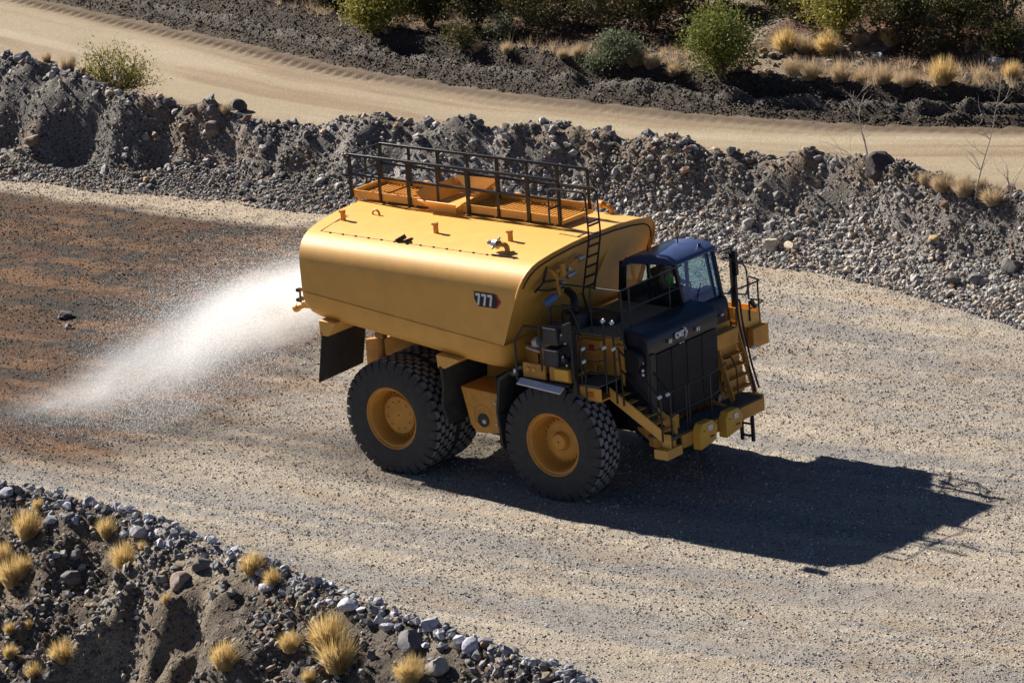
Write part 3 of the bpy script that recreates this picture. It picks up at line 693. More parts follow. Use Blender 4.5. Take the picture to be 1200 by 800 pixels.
# wheels
def tyre_mesh():
    m = MB()
    m.lathe([(-.27, .69), (-.315, .69), (-.335, .70), (-.35, .73), (-.372, .86), (-.378, .98), (-.368, 1.10), (-.350, 1.19), (-.335, 1.245), (-.30, 1.275), (.30, 1.275), (.335, 1.245), (.350, 1.19), (.368, 1.10), (.378, .98), (.372, .86), (.35, .73), (.335, .70), (.315, .69), (.27, .69)], (0, 0, 0), 'y', 96)
    n = 34; st = 2*PI/n
    def P(y, t, r): return (r*math.cos(t), y, r*math.sin(t))
    for row, yc_ in enumerate((-.285, -.143, 0, .143, .285)):
        for i in range(n):
            t0 = (i+(.5 if row % 2 else 0))*st
            if abs(yc_) > .2:
                s_ = 1 if yc_ > 0 else -1
                # shoulder lug wraps over onto the sidewall
                a = st*.40
                prof = [(s_*.212, 1.345), (s_*.335, 1.335), (s_*.358, 1.24), (s_*.370, 1.15)]
                top = []
                for sg in (-1, 1):
                    for k, (y, r) in enumerate(prof): top.append(P(y, t0+sg*a*(1 if k else .62), r))
                bot = []
                for sg in (-1, 1):
                    for k, (y, r) in enumerate(prof): bot.append(P(y*(.9 if k > 1 else 1), t0+sg*a*1.08*(1 if k else .62), r-.075))
                m.add(top+bot, [(0, 1, 5, 4), (1, 2, 6, 5), (2, 3, 7, 6), (0, 1, 9, 8), (1, 2, 10, 9), (2, 3, 11, 10), (4, 5, 13, 12), (5, 6, 14, 13), (6, 7, 15, 14), (0, 4, 12, 8), (3, 7, 15, 11)])
            else:
                a = st*.47; hx = [(-.060, -.55*a), (-.060, .55*a), (0, .84*a), (.060, .55*a), (.060, -.55*a), (0, -.84*a)]
                top = [P(yc_+y, t0+t, 1.348) for y, t in hx]; bot = [P(yc_+y*1.08, t0+t*1.08, 1.26) for y, t in hx]
                m.add(top+bot, [(0, 1, 2, 3, 4, 5)]+[(k, (k+1) % 6, (k+1) % 6+6, k+6) for k in range(6)])
    v2 = []
    for (x, y, z) in m.v:
        k = max(0, min(1, (-z-.95)/.32)); y = y*(1+.05*k)
        if z < -1.275: z = -1.275+(z+1.275)*.05
        v2.append((x, y, z))
    m.v = v2
    return m
tm = tyre_mesh()
def ringmesh(prof, n=56):
    m = MB(); m.lathe(prof, (0, 0, 0), 'y', n); return m
def make_wheel(kind):
    """outboard side is -y"""
    m = MB()
    if kind == 'front':
        m.lathe([(.10, .53), (.06, .50), (.03, .47), (.0, .44), (-.01, .36), (-.02, .22), (-.10, .20), (-.14, .17), (-.145, .02)], (0, 0, 0), 'y', 40)
        for i in range(24):
            t = 2*PI*i/24; m.cyl((.475*math.cos(t), .06, .475*math.sin(t)), (.475*math.cos(t), -.01, .475*math.sin(t)), .021, .019, 6)
    elif kind == 'outer':
        m.lathe([(.14, .56), (.10, .52), (.05, .50), (.02, .47), (-.02, .455), (-.07, .43), (-.08, .36), (-.09, .02)], (0, 0, 0), 'y', 40)
        for i in range(28):
            t = 2*PI*i/28; m.cyl((.50*math.cos(t), .09, .50*math.sin(t)), (.50*math.cos(t), .02, .50*math.sin(t)), .021, .018, 6)
        for i in range(10):
            t = 2*PI*(i+.3)/10; m.cyl((.33*math.cos(t), -.07, .33*math.sin(t)), (.33*math.cos(t), -.11, .33*math.sin(t)), .022, .022, 6)
    else:
        m.lathe([(0, .55), (-.1, .5), (-.1, .05)], (0, 0, 0), 'y', 32)
    W = m.build('wheel', YEL2, T, smooth=True)
    t = tm.build('tyre', RUB, W); t.data.materials.append(RUBT)
    me = t.data
    # lug faces carry the dust
    for p_ in me.polygons:
        c = p_.center; r = math.hypot(c.x, c.z)
        if r > 1.325 or c.z < -1.26: p_.material_index = 1
    r = ringmesh([(-.345, .735), (-.36, .72), (-.345, .70), (-.30, .685), (-.29, .65), (-.24, .62), (-.10, .60), (.06, .585), (.12, .55), (.14, .50), (.2, .60), (.30, .65), (.34, .72), (.33, .735)])
    r.build('rim', YEL2, W, smooth=True)
    return W
def copy_tree(o, parent=None, depth=0):
    c = o.copy(); col.objects.link(c)
    if parent: c.parent = parent
    for ch in list(o.children): copy_tree(ch, c, depth+1)
    return c
WZC = 1.268
wo = make_wheel('outer'); wo.location = (0, -2.10, WZC)
w2 = copy_tree(wo, T); w2.location = (0, 2.10, WZC); w2.rotation_euler = (0, 0, PI)
wi = make_wheel('inner'); wi.location = (0, -1.25, WZC); wi.rotation_euler = (0, .0, 0)
w3 = copy_tree(wi, T); w3.location = (0, 1.25, WZC); w3.rotation_euler = (0, 0, PI)
wf = make_wheel('front'); wf.location = (4.57, -2.03, WZC)
w4 = copy_tree(wf, T); w4.location = (4.57, 2.03, WZC); w4.rotation_euler = (0, 0, PI)

# hood and radiator
m = MB(); m.prism([(5.9, 3.80), (6.38, 3.77), (6.52, 3.70), (6.58, 3.58), (6.60, 3.40), (6.52, 1.6), (5.9, 1.6)], 1, -1.36, 1.22)
HOOD = m.build('hood', NAVY, T, bevel=.03, seg=3)
m = MB(); m.hexa([(6.57, -1.15, 1.65), (6.60, -1.15, 1.65), (6.60, 1.1, 1.65), (6.57, 1.1, 1.65), (6.61, -1.15, 3.25), (6.645, -1.15, 3.25), (6.645, 1.1, 3.25), (6.61, 1.1, 3.25)])
for i in range(1, 4):
    y = -1.15+2.25*i/4; m.hexa([(6.60, y-.015, 1.66), (6.62, y-.015, 1.66), (6.62, y+.015, 1.66), (6.60, y+.015, 1.66), (6.645, y-.015, 3.24), (6.665, y-.015, 3.24), (6.665, y+.015, 3.24), (6.645, y+.015, 3.24)])
for i in range(1, 22):
    z = 1.65+1.6*i/22; xx = 6.60+.045*i/22; m.box(xx, xx+.012, -1.14, 1.09, z-.012, z+.012)
m.build('grille', GRILLE, HOOD)
m = MB(); m.hexa([(6.55, -1.36, 1.6), (6.61, -1.36, 1.6), (6.61, -1.18, 1.6), (6.55, -1.18, 1.6), (6.60, -1.36, 3.3), (6.66, -1.36, 3.3), (6.66, -1.18, 3.3), (6.60, -1.18, 3.3)]); m.build('grille_post', paint('dark_grey_post', (.06, .055, .05), .6), HOOD, bevel=.01)
m = MB()
for y in (-.66, -.6, .36, .43): m.box(6.63, 6.655, y, y+.035, 3.38, 3.47)
for y in (-.28, -.18): m.box(6.63, 6.652, y, y+.05, 3.27, 3.295)
build_each(m, 'marker_light', ALU, HOOD)
# round badge lettering on the hood
def text_mesh(name, s, size, m_, parent, loc, rotm, ext=.006, bold=.0):
    cu = bpy.data.curves.new(name, 'FONT'); cu.body = s; cu.size = size; cu.extrude = ext; cu.offset = bold; cu.align_x = 'CENTER'; cu.align_y = 'CENTER'; cu.space_character = .92
    o = bpy.data.objects.new('tmp', cu); col.objects.link(o)
    bpy.context.view_layer.update()
    me = bpy.data.meshes.new_from_object(o.evaluated_get(bpy.context.evaluated_depsgraph_get())); me.name = name
    bpy.data.objects.remove(o)
    me.transform(Matrix.Translation(Vector(loc)) @ rotm.to_4x4()); me.materials.clear(); me.materials.append(m_)
    q = bpy.data.objects.new(name, me); col.objects.link(q); q.parent = parent; return q
FR = Matrix(((0, 0, 1), (1, 0, 0), (0, 1, 0)))       # text x -> +y, text y -> +z, faces +x
text_mesh('hood_lettering', 'CAT', .17, WHITE, HOOD, (6.625, -.24, 3.47), FR, .012, .012)
m = MB(); m.prism([(-.12+.0, 3.60), (-.04, 3.56), (-.0, 3.47), (-.04, 3.38), (-.12, 3.345), (-.03, 3.365), (.035, 3.47), (-.03, 3.58)], 0, 6.60, 6.65); m.build('badge_arc', WHITE, HOOD)
# side radiator intake (round) next to the hood
m = MB(); m.cyl((6.2, -1.36, 3.15), (6.2, -1.5, 3.15), .3, .26, 20); m.build('side_intake', BLK, HOOD, bevel=.02)
m = MB()
for z in (3.12, 2.95, 2.85): m.cyl((6.42, -1.37, z), (6.47, -1.43, z), .035, .03, 8)
build_each(m, 'work_lamp', ALU, HOOD)

# deck behind the hood
m = MB(); m.box(4.15, 5.95, -1.55, .84, 3.62, 3.68); DECK = m.build('deck', TAN, T, bevel=.01)
m = MB(); m.prism([(4.2, 3.60), (6.0, 3.60), (6.0, 2.85), (5.55, 2.62), (4.2, 2.62)], 1, -1.5, -1.4); m.box(5.0, 5.5, -1.62, -1.5, 3.0, 3.55); m.box(5.85, 6.05, -1.60, -1.5, 2.9, 3.5)
m.cyl((5.95, -1.6, 3.1), (5.95, -1.64, 3.1), .09, .09, 12)
m.build('deck_side', YEL2, T, bevel=.012)
m = MB(); m.box(5.18, 5.32, -1.635, -1.62, 3.35, 3.45); m.build('warning_sticker', RED, T)
m = MB(); m.cyl((4.5, -1.2, 3.68), (4.5, -1.2, 4.0), .33, .3, 20); m.cyl((4.9, -.7, 3.68), (4.9, -.7, 3.83), .38, .36, 20); m.tube(fillet([(4.5, -1.2, 4.0), (4.45, -1.1, 4.3), (4.1, -.9, 4.35)], .15), .09, 10); m.tube([(4.3, -1.0, 3.7), (4.25, -.95, 4.2), (4.4, -.75, 4.3), (4.5, -.7, 3.75)], .03, 6)
m.build('air_intake', BLK, DECK, smooth=True)
m = MB()
for z in (4.70, 4.22): m.cyl((6.0, -1.45, z), (6.0, .82, z), .02, .02, 6)
for y in (-1.15, -1.45, .3): m.cyl((6.0, y, 3.65), (6.0, y, 4.70), .02, .02, 6)
for z in (4.70, 4.22): m.cyl((4.4, -1.52, z), (6.0, -1.45, z), .02, .02, 6)
m.cyl((5.2, -1.5, 3.65), (5.2, -1.5, 4.7), .02, .02, 6)
m.build('deck_rail', BLK, DECK, smooth=True)

# cab
m = MB()
YA, YB = .86, 2.36
# lower shell
m.prism([(4.12, 3.1), (4.12, 3.72), (5.92, 3.62), (6.02, 3.5), (6.1, 2.9), (6.1, 2.75), (4.3, 2.75)], 1, YA, YB+.05)
CAB = m.build('cab', NAVY, T, bevel=.03)
m = MB(); m.prism([(4.22, 4.42), (4.33, 4.62), (4.55, 4.74), (5.1, 4.83), (5.55, 4.82), (5.80, 4.72), (5.84, 4.64), (4.5, 4.55), (4.35, 4.45)], 1, YA-.02, YB+.02); m.build('cab_roof', ROOF, CAB, bevel=.05, seg=3)
m = MB()
def post(a, b, w_=.09, d_=.09):
    a = Vector(a); b = Vector(b); m.hexa([a+Vector(q) for q in ((-d_/2, -w_/2, 0), (d_/2, -w_/2, 0), (d_/2, w_/2, 0), (-d_/2, w_/2, 0))]+[b+Vector(q) for q in ((-d_/2, -w_/2, 0), (d_/2, -w_/2, 0), (d_/2, w_/2, 0), (-d_/2, w_/2, 0))])
for y in (YA+.04, YB-.06):
    post((5.93, y, 3.6), (5.73, y, 4.66), .09); post((4.2, y, 3.65), (4.3, y, 4.58), .09, .16); post((5.0, y, 3.65), (5.0, y, 4.7), .07, .07)
    m.tube([(4.24, y, 4.45), (4.4, y, 4.62), (4.7, y, 4.66), (5.2, y, 4.70), (5.74, y, 4.66)], .06, 6)
post((5.92, 2.08, 3.6), (5.72, 2.08, 4.66), .045)
m.box(4.2, 4.3, YA+.08, YB-.1, 3.6, 3.9)
m.build('cab_frame', BLK, CAB, bevel=.01)
m = MB(); m.hexa([(5.925, YA+.085, 3.63), (5.935, YA+.085, 3.63), (5.935, YB-.105, 3.63), (5.925, YB-.105, 3.63), (5.735, YA+.085, 4.66), (5.745, YA+.085, 4.66), (5.745, YB-.105, 4.66), (5.735, YB-.105, 4.66)]); m.build('windscreen', GLASS, CAB)
for nm, y in (('side_window', YA+.03), ('side_window', YB-.06)):
    m = MB(); m.prism([(4.29, 3.7), (4.96, 3.67), (4.96, 4.64), (4.36, 4.56)], 1, y, y+.008); m.build(nm, GLASSD, CAB)
    m = MB(); m.prism([(5.04, 3.67), (5.85, 3.63), (5.68, 4.62), (5.04, 4.66)], 1, y, y+.008); m.build(nm, GLASSD if y < 1.5 else glass('far_side_glass', (.94, .98, .98), .0), CAB)
m = MB(); m.box(4.23, 4.24, YA+.1, YB-.12, 3.9, 4.5); m.build('rear_window', GLASSD, CAB)
m = MB(); m.tube([(5.97, 1.3, 3.66), (5.86, 1.65, 4.05)], .012, 5); m.box(5.9, 5.96, 1.25, 1.35, 3.6, 3.68); m.build('wiper', BLK, CAB)
m = MB(); m.cyl((4.75, 1.25, 4.76), (4.75, 1.25, 4.9), .014, .014, 6); m.cyl((5.1, 1.9, 4.82), (5.1, 1.9, 4.96), .014, .014, 6); m.cyl((5.62, 2.0, 4.8), (5.62, 2.0, 4.86), .05, .04, 8); build_each(m, 'roof_aerial', BLK, CAB)
m = MB(); m.box(4.85, 5.35, 1.17, 1.67, 3.62, 3.8); m.cbox((4.92, 1.42, 4.1), (.14, .5, .62), (0, -.12, 0)); m.build('driver_seat', RUB, CAB, bevel=.04)
m = MB(); m.box(5.6, 5.9, 1.0, 2.2, 3.55, 3.85); m.build('dashboard', BLK, CAB, bevel=.05)
m = MB(); m.tube([(5.62+.0, 1.42+.18*math.cos(t), 3.98+.18*math.sin(t)*.8) for t in [2*PI*i/20 for i in range(20)]], .018, 6, closed=True); m.cyl((5.62, 1.42, 3.98), (5.75, 1.42, 3.82), .03, .03, 8); m.build('steering_wheel', BLK, CAB, smooth=True)
m = MB(); m.box(6.098, 6.12, 2.0, 2.1, 3.22, 3.26); m.build('marker_light', ALU, CAB)

# left side deck with panels and mirror mast
m = MB(); m.box(4.3, 6.25, 2.43, 3.25, 2.93, 2.99); LD = m.build('side_deck', YEL2, T, bevel=.01)
m = MB(); m.hexa([(6.2, 2.4, 2.92), (6.26, 2.4, 2.92), (6.26, 3.3, 2.55), (6.2, 3.3, 2.55), (6.2, 2.4, 3.32), (6.26, 2.4, 3.32), (6.26, 3.3, 2.98), (6.2, 3.3, 2.98)]); m.box(4.3, 6.2, 3.24, 3.27, 2.7, 3.14); m.box(5.9, 6.2, 2.45, 2.47, 3.0, 3.3)
m.build('toe_board', YEL, LD)
m = MB(); m.box(6.15, 6.62, 1.02, 1.92, 2.72, 3.06); m.build('front_locker', YEL2, T, bevel=.02)
m = MB(); m.box(6.27, 6.42, 2.75, 3.35, 2.28, 2.75); m.build('lamp_bracket', YEL2, T, bevel=.02)
m = MB(); m.box(4.4, 6.2, 2.3, 3.1, 2.3, 2.9); m.prism([(5.6, 2.9), (6.2, 2.9), (6.2, 1.9), (5.9, 1.9)], 1, 1.6, 2.3); m.build('left_fender', YEL2, T, bevel=.02)
m = MB()
m.box(5.93, 6.07, 2.66, 2.74, 3.0, 4.5); m.box(5.96, 6.14, 2.62, 2.72, 4.0, 4.35); m.cbox((6.05, 2.72, 4.45), (.08, .1, .2))
m.tube(fillet([(5.8, 2.4, 4.55), (6.0, 2.68, 4.62), (6.0, 2.7, 4.4)], .12), .024, 6)
m.tube(fillet([(6.0, 2.42, 4.45), (6.02, 2.62, 4.42), (6.03, 2.6, 3.75), (6.02, 2.42, 3.62)], .1), .02, 6)
m.tube(fillet([(6.0, 2.2, 3.68), (6.0, 2.7, 3.55), (6.0, 3.15, 3.40), (6.0, 3.22, 3.55), (6.0, 3.2, 4.0), (6.0, 3.0, 4.22), (6.0, 2.7, 4.3)], .1), .022, 6)
m.box(5.99, 6.05, 2.85, 3.05, 4.2, 4.26); m.build('mirror_mast', BLK, T, smooth=True)
m = MB()
m.tube(fillet([(6.28, 2.85, 2.9), (6.28, 2.85, 3.95), (6.25, 3.35, 3.72), (5.95, 2.6, 3.6)], .06), .022, 6)
m.tube(fillet([(6.25, 3.25, 2.5), (6.25, 3.25, 3.75)], .05), .022, 6)
m.tube(fillet([(6.28, 2.85, 3.42), (6.25, 3.45, 3.22), (6.0, 2.9, 3.0)], .05), .02, 6)
m.cyl((6.3, 2.85, 3.42), (6.34, 2.98, 3.2), .06, .06, 8)
m.tube(fillet([(6.95, 2.0, 1.55), (6.75, 2.05, 2.2), (6.5, 2.15, 3.0), (6.4, 2.2, 3.55), (6.35, 2.4, 3.55), (6.4, 2.4, 3.0), (6.7, 2.25, 2.1), (6.9, 2.2, 1.6)], .12), .026, 6)
m.tube(fillet([(6.95, 1.35, 1.55), (6.93, 1.35, 2.3), (6.8, 1.35, 2.55), (6.6, 1.35, 2.45), (6.6, 1.35, 1.6)], .06), .018, 6)
m.build('left_handrail', BLK, T, smooth=True)
# left front stair
m = MB()
m.hexa([(6.60, 1.2, 1.55), (6.62, 1.2, 1.55), (6.62, 2.04, 1.55), (6.60, 2.04, 1.55), (6.30, 1.2, 3.0), (6.32, 1.2, 3.0), (6.32, 2.04, 3.0), (6.30, 2.04, 3.0)])
for y in (1.2, 2.04): m.prism([(6.42, 3.0), (6.52, 3.0), (6.95, 1.6), (6.85, 1.5), (6.42, 2.85)], 1, y-.015, y+.015)
for i in range(6):
    z = 1.75+i*.24; x = 6.82-i*.072; m.box(x-.14, x+.05, 1.22, 2.02, z-.03, z); m.box(x-.16, x-.14, 1.22, 2.02, z-.02, z+.2)
m.build('front_stair', YEL2, T)
m = MB()
for x in (6.72, 7.02):
    m.box(x-.035, x+.035, 1.68, 1.74, .50, 1.32)
for z in (.62, .90, 1.17): m.box(6.755, 6.985, 1.69, 1.73, z-.02, z+.02)
m.build('lower_ladder', RUB, T)
# bumper platform
m = MB(); m.box(6.55, 7.16, -1.5, 2.0, 1.46, 1.52); BUM = m.build('bumper_platform', GREY, T, bevel=.008)
m = MB(); m.box(7.165, 7.24, -1.15, 1.9, 1.20, 1.50); m.box(6.75, 7.2, 1.9, 1.97, 1.2, 1.56); m.box(6.6, 7.16, -1.4, -1.3, 1.2, 1.45); build_each(m, 'bumper_beam', YEL2, BUM, bevel=.015)
m = MB(); m.box(6.85, 7.22, -1.72, -1.16, 1.08, 1.30); m.box(6.95, 7.2, -1.55, -1.52, 1.3, 1.62); m.box(6.75, 6.95, -1.15, -1.0, 1.53, 1.85); m.box(6.7, 6.9, -.95, -.8, 1.53, 1.85); build_each(m, 'step_foot', YEL, BUM, bevel=.015)
for y0 in (-.50, .46):
    m = MB(); m.prism([(y0-.31, -.33+1.42), (y0-.31, .10+1.42), (y0-.20, .24+1.42), (y0+.16, .24+1.42), (y0+.33, .05+1.42), (y0+.26, -.24+1.42)], 0, 7.245, 7.46)
    P_ = m.build('lamp_pod', YLAMP, BUM, bevel=.012)
    m = MB(); m.cbox((7.475, y0+.04, 1.52), (.03, .15, .13)); m.build('headlight', ALU, P_, bevel=.01)
    m = MB(); m.box(7.482, 7.49, y0+.02, y0+.16, 1.30, 1.33); m.cyl((7.48, y0-.2, 1.5), (7.49, y0-.2, 1.5), .02, .02, 6); m.build('lamp_slot', BLK, P_)
m = MB()
for (y0, y1) in ((-1.35, -.78), (-.68, .12)):
    for z in (2.52, 2.02): m.cyl((7.1, y0, z), (7.1, y1, z), .02, .02, 6)
    for y in (y0, y1): m.cyl((7.1, y, 1.5), (7.1, y, 2.52), .02, .02, 6)
for z in (2.52, 2.02): m.cyl((7.1, .12, z), (6.95, .95, z), .018, .018, 6)
m.cyl((7.1, -1.35, 1.5), (7.1, -1.35, 2.5), .022, .022, 6)
m.tube([(7.3, -.78, 1.5), (7.3, -.78, .95), (7.3, -.80, .72)], .02, 6); m.box(7.2, 7.3, -.8, -.72, 1.3, 1.36)
m.build('front_rail', BLK, BUM, smooth=True)
m = MB(); m.cyl((7.12, -1.2, 1.0), (7.14, -1.1, 1.0), .05, .05, 8); m.cyl((7.1, -1.2, 1.0), (7.1, -1.2, 1.2), .015, .015, 6); m.build('tow_light', BLK, BUM)
m = MB(); m.prism([(5.5, 2.35), (5.85, 1.55), (6.3, 1.25), (6.95, 1.15), (6.95, 1.5), (6.35, 1.65), (6.0, 2.35)], 1, -1.15, -1.03); m.prism([(5.5, 2.35), (5.85, 1.55), (6.3, 1.25), (6.95, 1.15), (6.95, 1.5), (6.35, 1.65), (6.0, 2.35)], 1, .9, 1.02); m.box(6.25, 6.5, -1.1, 1.0, 1.1, 1.4)
m.cyl((6.1, -1.15, 1.85), (6.1, -1.2, 1.85), .06, .06, 10); build_each(m, 'bumper_arm', YEL2, T, bevel=.01)
# right diagonal stair from the step box down to the bumper
m = MB()
for y in (-1.72, -1.18): m.hexa([(5.75, y-.015, 2.28), (5.75, y+.015, 2.28), (7.1, y+.015, 1.50), (7.1, y-.015, 1.50), (5.75, y-.015, 2.56), (5.75, y+.015, 2.56), (7.1, y+.015, 1.78), (7.1, y-.015, 1.78)])
for i in range(6):
    x = 5.95+i*.2; z = 2.42-i*.14-.04; m.box(x-.09, x+.09, -1.7, -1.2, z-.015, z)
m.build('side_stair', YEL, T)
m = MB(); m.prism([(5.75, 2.95), (6.35, 2.9), (6.4, 2.45), (6.2, 2.3), (5.75, 2.55)], 1, -1.32, -1.26); m.build('guard_plate', YEL, T, bevel=.008)
m = MB(); m.box(6.18, 6.26, -1.335, -1.322, 2.62, 2.72); m.build('blue_sticker', paint('blue_sticker_paint', (.02, .05, .4), .5), T)
m = MB(); m.box(6.1, 6.15, -1.335, -1.322, 2.47, 2.53); m.box(6.22, 6.27, -1.335, -1.322, 2.53, 2.58); build_each(m, 'red_sticker', RED, T)
m = MB(); m.box(5.18, 5.78, -2.05, -1.5, 2.32, 2.36); m.box(5.18, 5.78, -2.08, -2.05, 2.32, 2.62); m.hexa([(5.15, -2.08, 2.32), (5.18, -2.08, 2.32), (5.18, -1.5, 2.32), (5.15, -1.5, 2.32), (5.05, -2.08, 2.85), (5.08, -2.08, 2.85), (5.08, -1.5, 2.85), (5.05, -1.5, 2.85)])
SB = m.build('step_box', YEL, T, bevel=.008)
m = MB(); m.box(5.42, 5.58, -2.1, -2.08, 2.42, 2.52); m.build('amber_lamp', ORA, SB)
m = MB(); m.box(4.1, 5.9, -2.3, -1.45, 2.72, 2.76); m.build('step_deck', GREY, T)
m = MB()
for (x, z0, z1, y) in ((5.52, 2.3, 3.62, -2.25), (5.98, 2.55, 4.18, -2.1), (6.12, 2.3, 4.12, -1.95)): m.cyl((x, y, z0), (x, y, z1), .024, .024, 6)
for z in (3.55, 3.28, 3.02): m.tube([(5.52, -2.25, z), (5.8, -2.22, z-.0), (6.0, -2.08, z+.04)], .02, 6)
m.tube(fillet([(6.12, -1.95, 4.1), (6.22, -1.85, 3.95), (6.3, -1.75, 3.5)], .1), .022, 6)
m.cyl((6.05, -1.76, 3.52), (7.12, -1.72, 2.50), .02, .02, 6); m.cyl((6.1, -1.76, 3.05), (7.12, -1.72, 2.08), .02, .02, 6)
m.cyl((6.05, -1.17, 3.4), (7.1, -1.35, 2.50), .02, .02, 6)
m.cyl((7.12, -1.72, 1.5), (7.12, -1.72, 2.52), .022, .022, 6); m.cyl((6.15, -1.76, 2.2), (6.1, -1.76, 3.5), .022, .022, 6)
m.build('stair_handrail', BLK, T, smooth=True)
m = MB()
for p_ in ((5.98, -2.1, 4.2), (6.12, -1.97, 4.14), (5.52, -2.27, 3.56), (5.98, -2.12, 3.6), (6.12, -1.97, 3.55), (5.52, -2.27, 3.27), (7.12, -1.74, 2.52), (7.12, -1.45, 2.5), (6.95, 2.02, 2.6), (6.9, 2.1, 2.3)): m.cyl(Vector(p_)-Vector((.03, .03, .02)), Vector(p_)+Vector((.03, .03, .03)), .042, .042, 8)
build_each(m, 'rail_fitting', ALU, T, bevel=.01)

# right front platform with filter boxes
m = MB(); m.box(3.85, 5.32, -2.6, -1.55, 2.74, 2.79); PF = m.build('service_platform', BLK, T, bevel=.01)
m = MB(); m.hexa([(4.0, -2.78, 2.70), (5.2, -2.78, 2.62), (5.2, -2.61, 2.70), (4.0, -2.61, 2.78), (4.0, -2.78, 2.73), (5.2, -2.78, 2.65), (5.2, -2.61, 2.735), (4.0, -2.61, 2.815)]); m.build('platform_edge', ALU, PF, bevel=.006)
m = MB(); m.cyl((3.65, -2.45, 2.82), (3.92, -2.5, 2.86), .08, .08, 12); m.build('rolled_cover', BLK, PF, smooth=True)
m = MB(); m.box(3.75, 3.85, -2.55, -2.3, 2.84, 2.95); m.build('cover_label', ALU, PF)
m = MB(); m.box(4.0, 4.62, -2.52, -2.46, 2.80, 3.14); m.box(4.72, 5.3, -2.5, -2.42, 2.80, 3.12); m.box(4.2, 4.6, -2.1, -1.6, 2.8, 3.5); m.box(4.2, 5.3, -1.6, -1.55, 2.8, 3.5)
build_each(m, 'side_panel', YEL2, PF, bevel=.01)
m = MB(); m.box(4.92, 5.3, -2.58, -2.5, 2.86, 3.12); m.cyl((4.15, -2.52, 3.0), (4.15, -2.545, 3.0), .045, .045, 10); m.cyl((4.32, -2.52, 3.0), (4.32, -2.545, 3.0), .05, .05, 10); build_each(m, 'junction_box', YLAMP, PF, bevel=.01)
dk = paint('dark_grey_box', (.035, .035, .04), .5, dust=.15)
for (z0, z1) in ((3.60, 4.02), (3.10, 3.52)):
    m = MB(); m.box(4.58, 4.98, -2.48, -2.0, z0, z1); B1 = m.build('filter_box', dk, PF, bevel=.03)
    m = MB()
    for i in range(5): m.cyl((5.02+.07*i, -2.42+.03*(i % 2), z0+.04), (5.04+.06*i, -2.40, z1-.04-.06*(i % 3)), .03, .03, 6)
    m.cyl((5.1, -2.45, z0+.2), (5.25, -2.5, z0+.22), .07, .07, 8); m.build('hose_bundle', BLK, B1, smooth=True)
    m = MB(); m.cyl((5.13, -2.5, z0+.3), (5.16, -2.54, z0+.3), .025, .025, 6); m.cyl((5.22, -2.5, z0+.12), (5.25, -2.54, z0+.12), .025, .025, 6); m.box(4.6, 4.96, -2.5, -2.485, z1-.04, z1-.02); m.build('pipe_fitting', STEEL, B1)
m = MB(); m.cyl((4.25, -2.3, 3.55), (4.42, -2.35, 3.6), .13, .13, 12); m.cyl((4.05, -2.4, 3.45), (4.45, -2.42, 3.4), .03, .03, 6); m.build('pump', STEEL, PF, smooth=True)
m = MB()
m.tube(fillet([(3.85, -2.55, 2.78), (3.85, -2.55, 3.62), (4.12, -2.55, 4.0), (4.55, -2.5, 3.97)], .08), .026, 6)
m.tube(fillet([(4.6, -2.2, 3.1), (4.62, -2.2, 4.40), (5.2, -2.2, 4.42), (5.42, -2.25, 4.15), (5.45, -2.3, 2.8)], .1), .026, 6)
m.tube(fillet([(4.55, -2.54, 3.0), (4.55, -2.54, 4.06), (5.42, -2.54, 4.1), (5.42, -2.54, 2.9)], .06), .02, 6)
m.box(5.36, 5.46, -2.5, -2.4, 2.55, 4.1)
m.build('platform_rail', BLK, PF, smooth=True)
# left side mirror image of the platform (seen only from above or by its shadow)
m = MB(); m.box(3.85, 4.3, 1.6, 2.6, 2.74, 2.79); m.box(3.95, 4.9, 1.6, 2.2, 2.5, 2.9); m.build('left_step', YEL2, T)
# right mirror on an outrigger
m = MB(); m.tube([(5.5, -2.3, 3.9), (5.6, -2.8, 4.1)], .022, 6); m.box(5.55, 5.62, -3.0, -2.75, 3.9, 4.3)
m.build('side_mirror', BLK, T)
# tank underside brackets near the front
m = MB(); m.box(3.0, 3.7, -1.6, 1.6, 2.75, 3.2); m.build('tank_saddle', YEL2, T, bevel=.01)

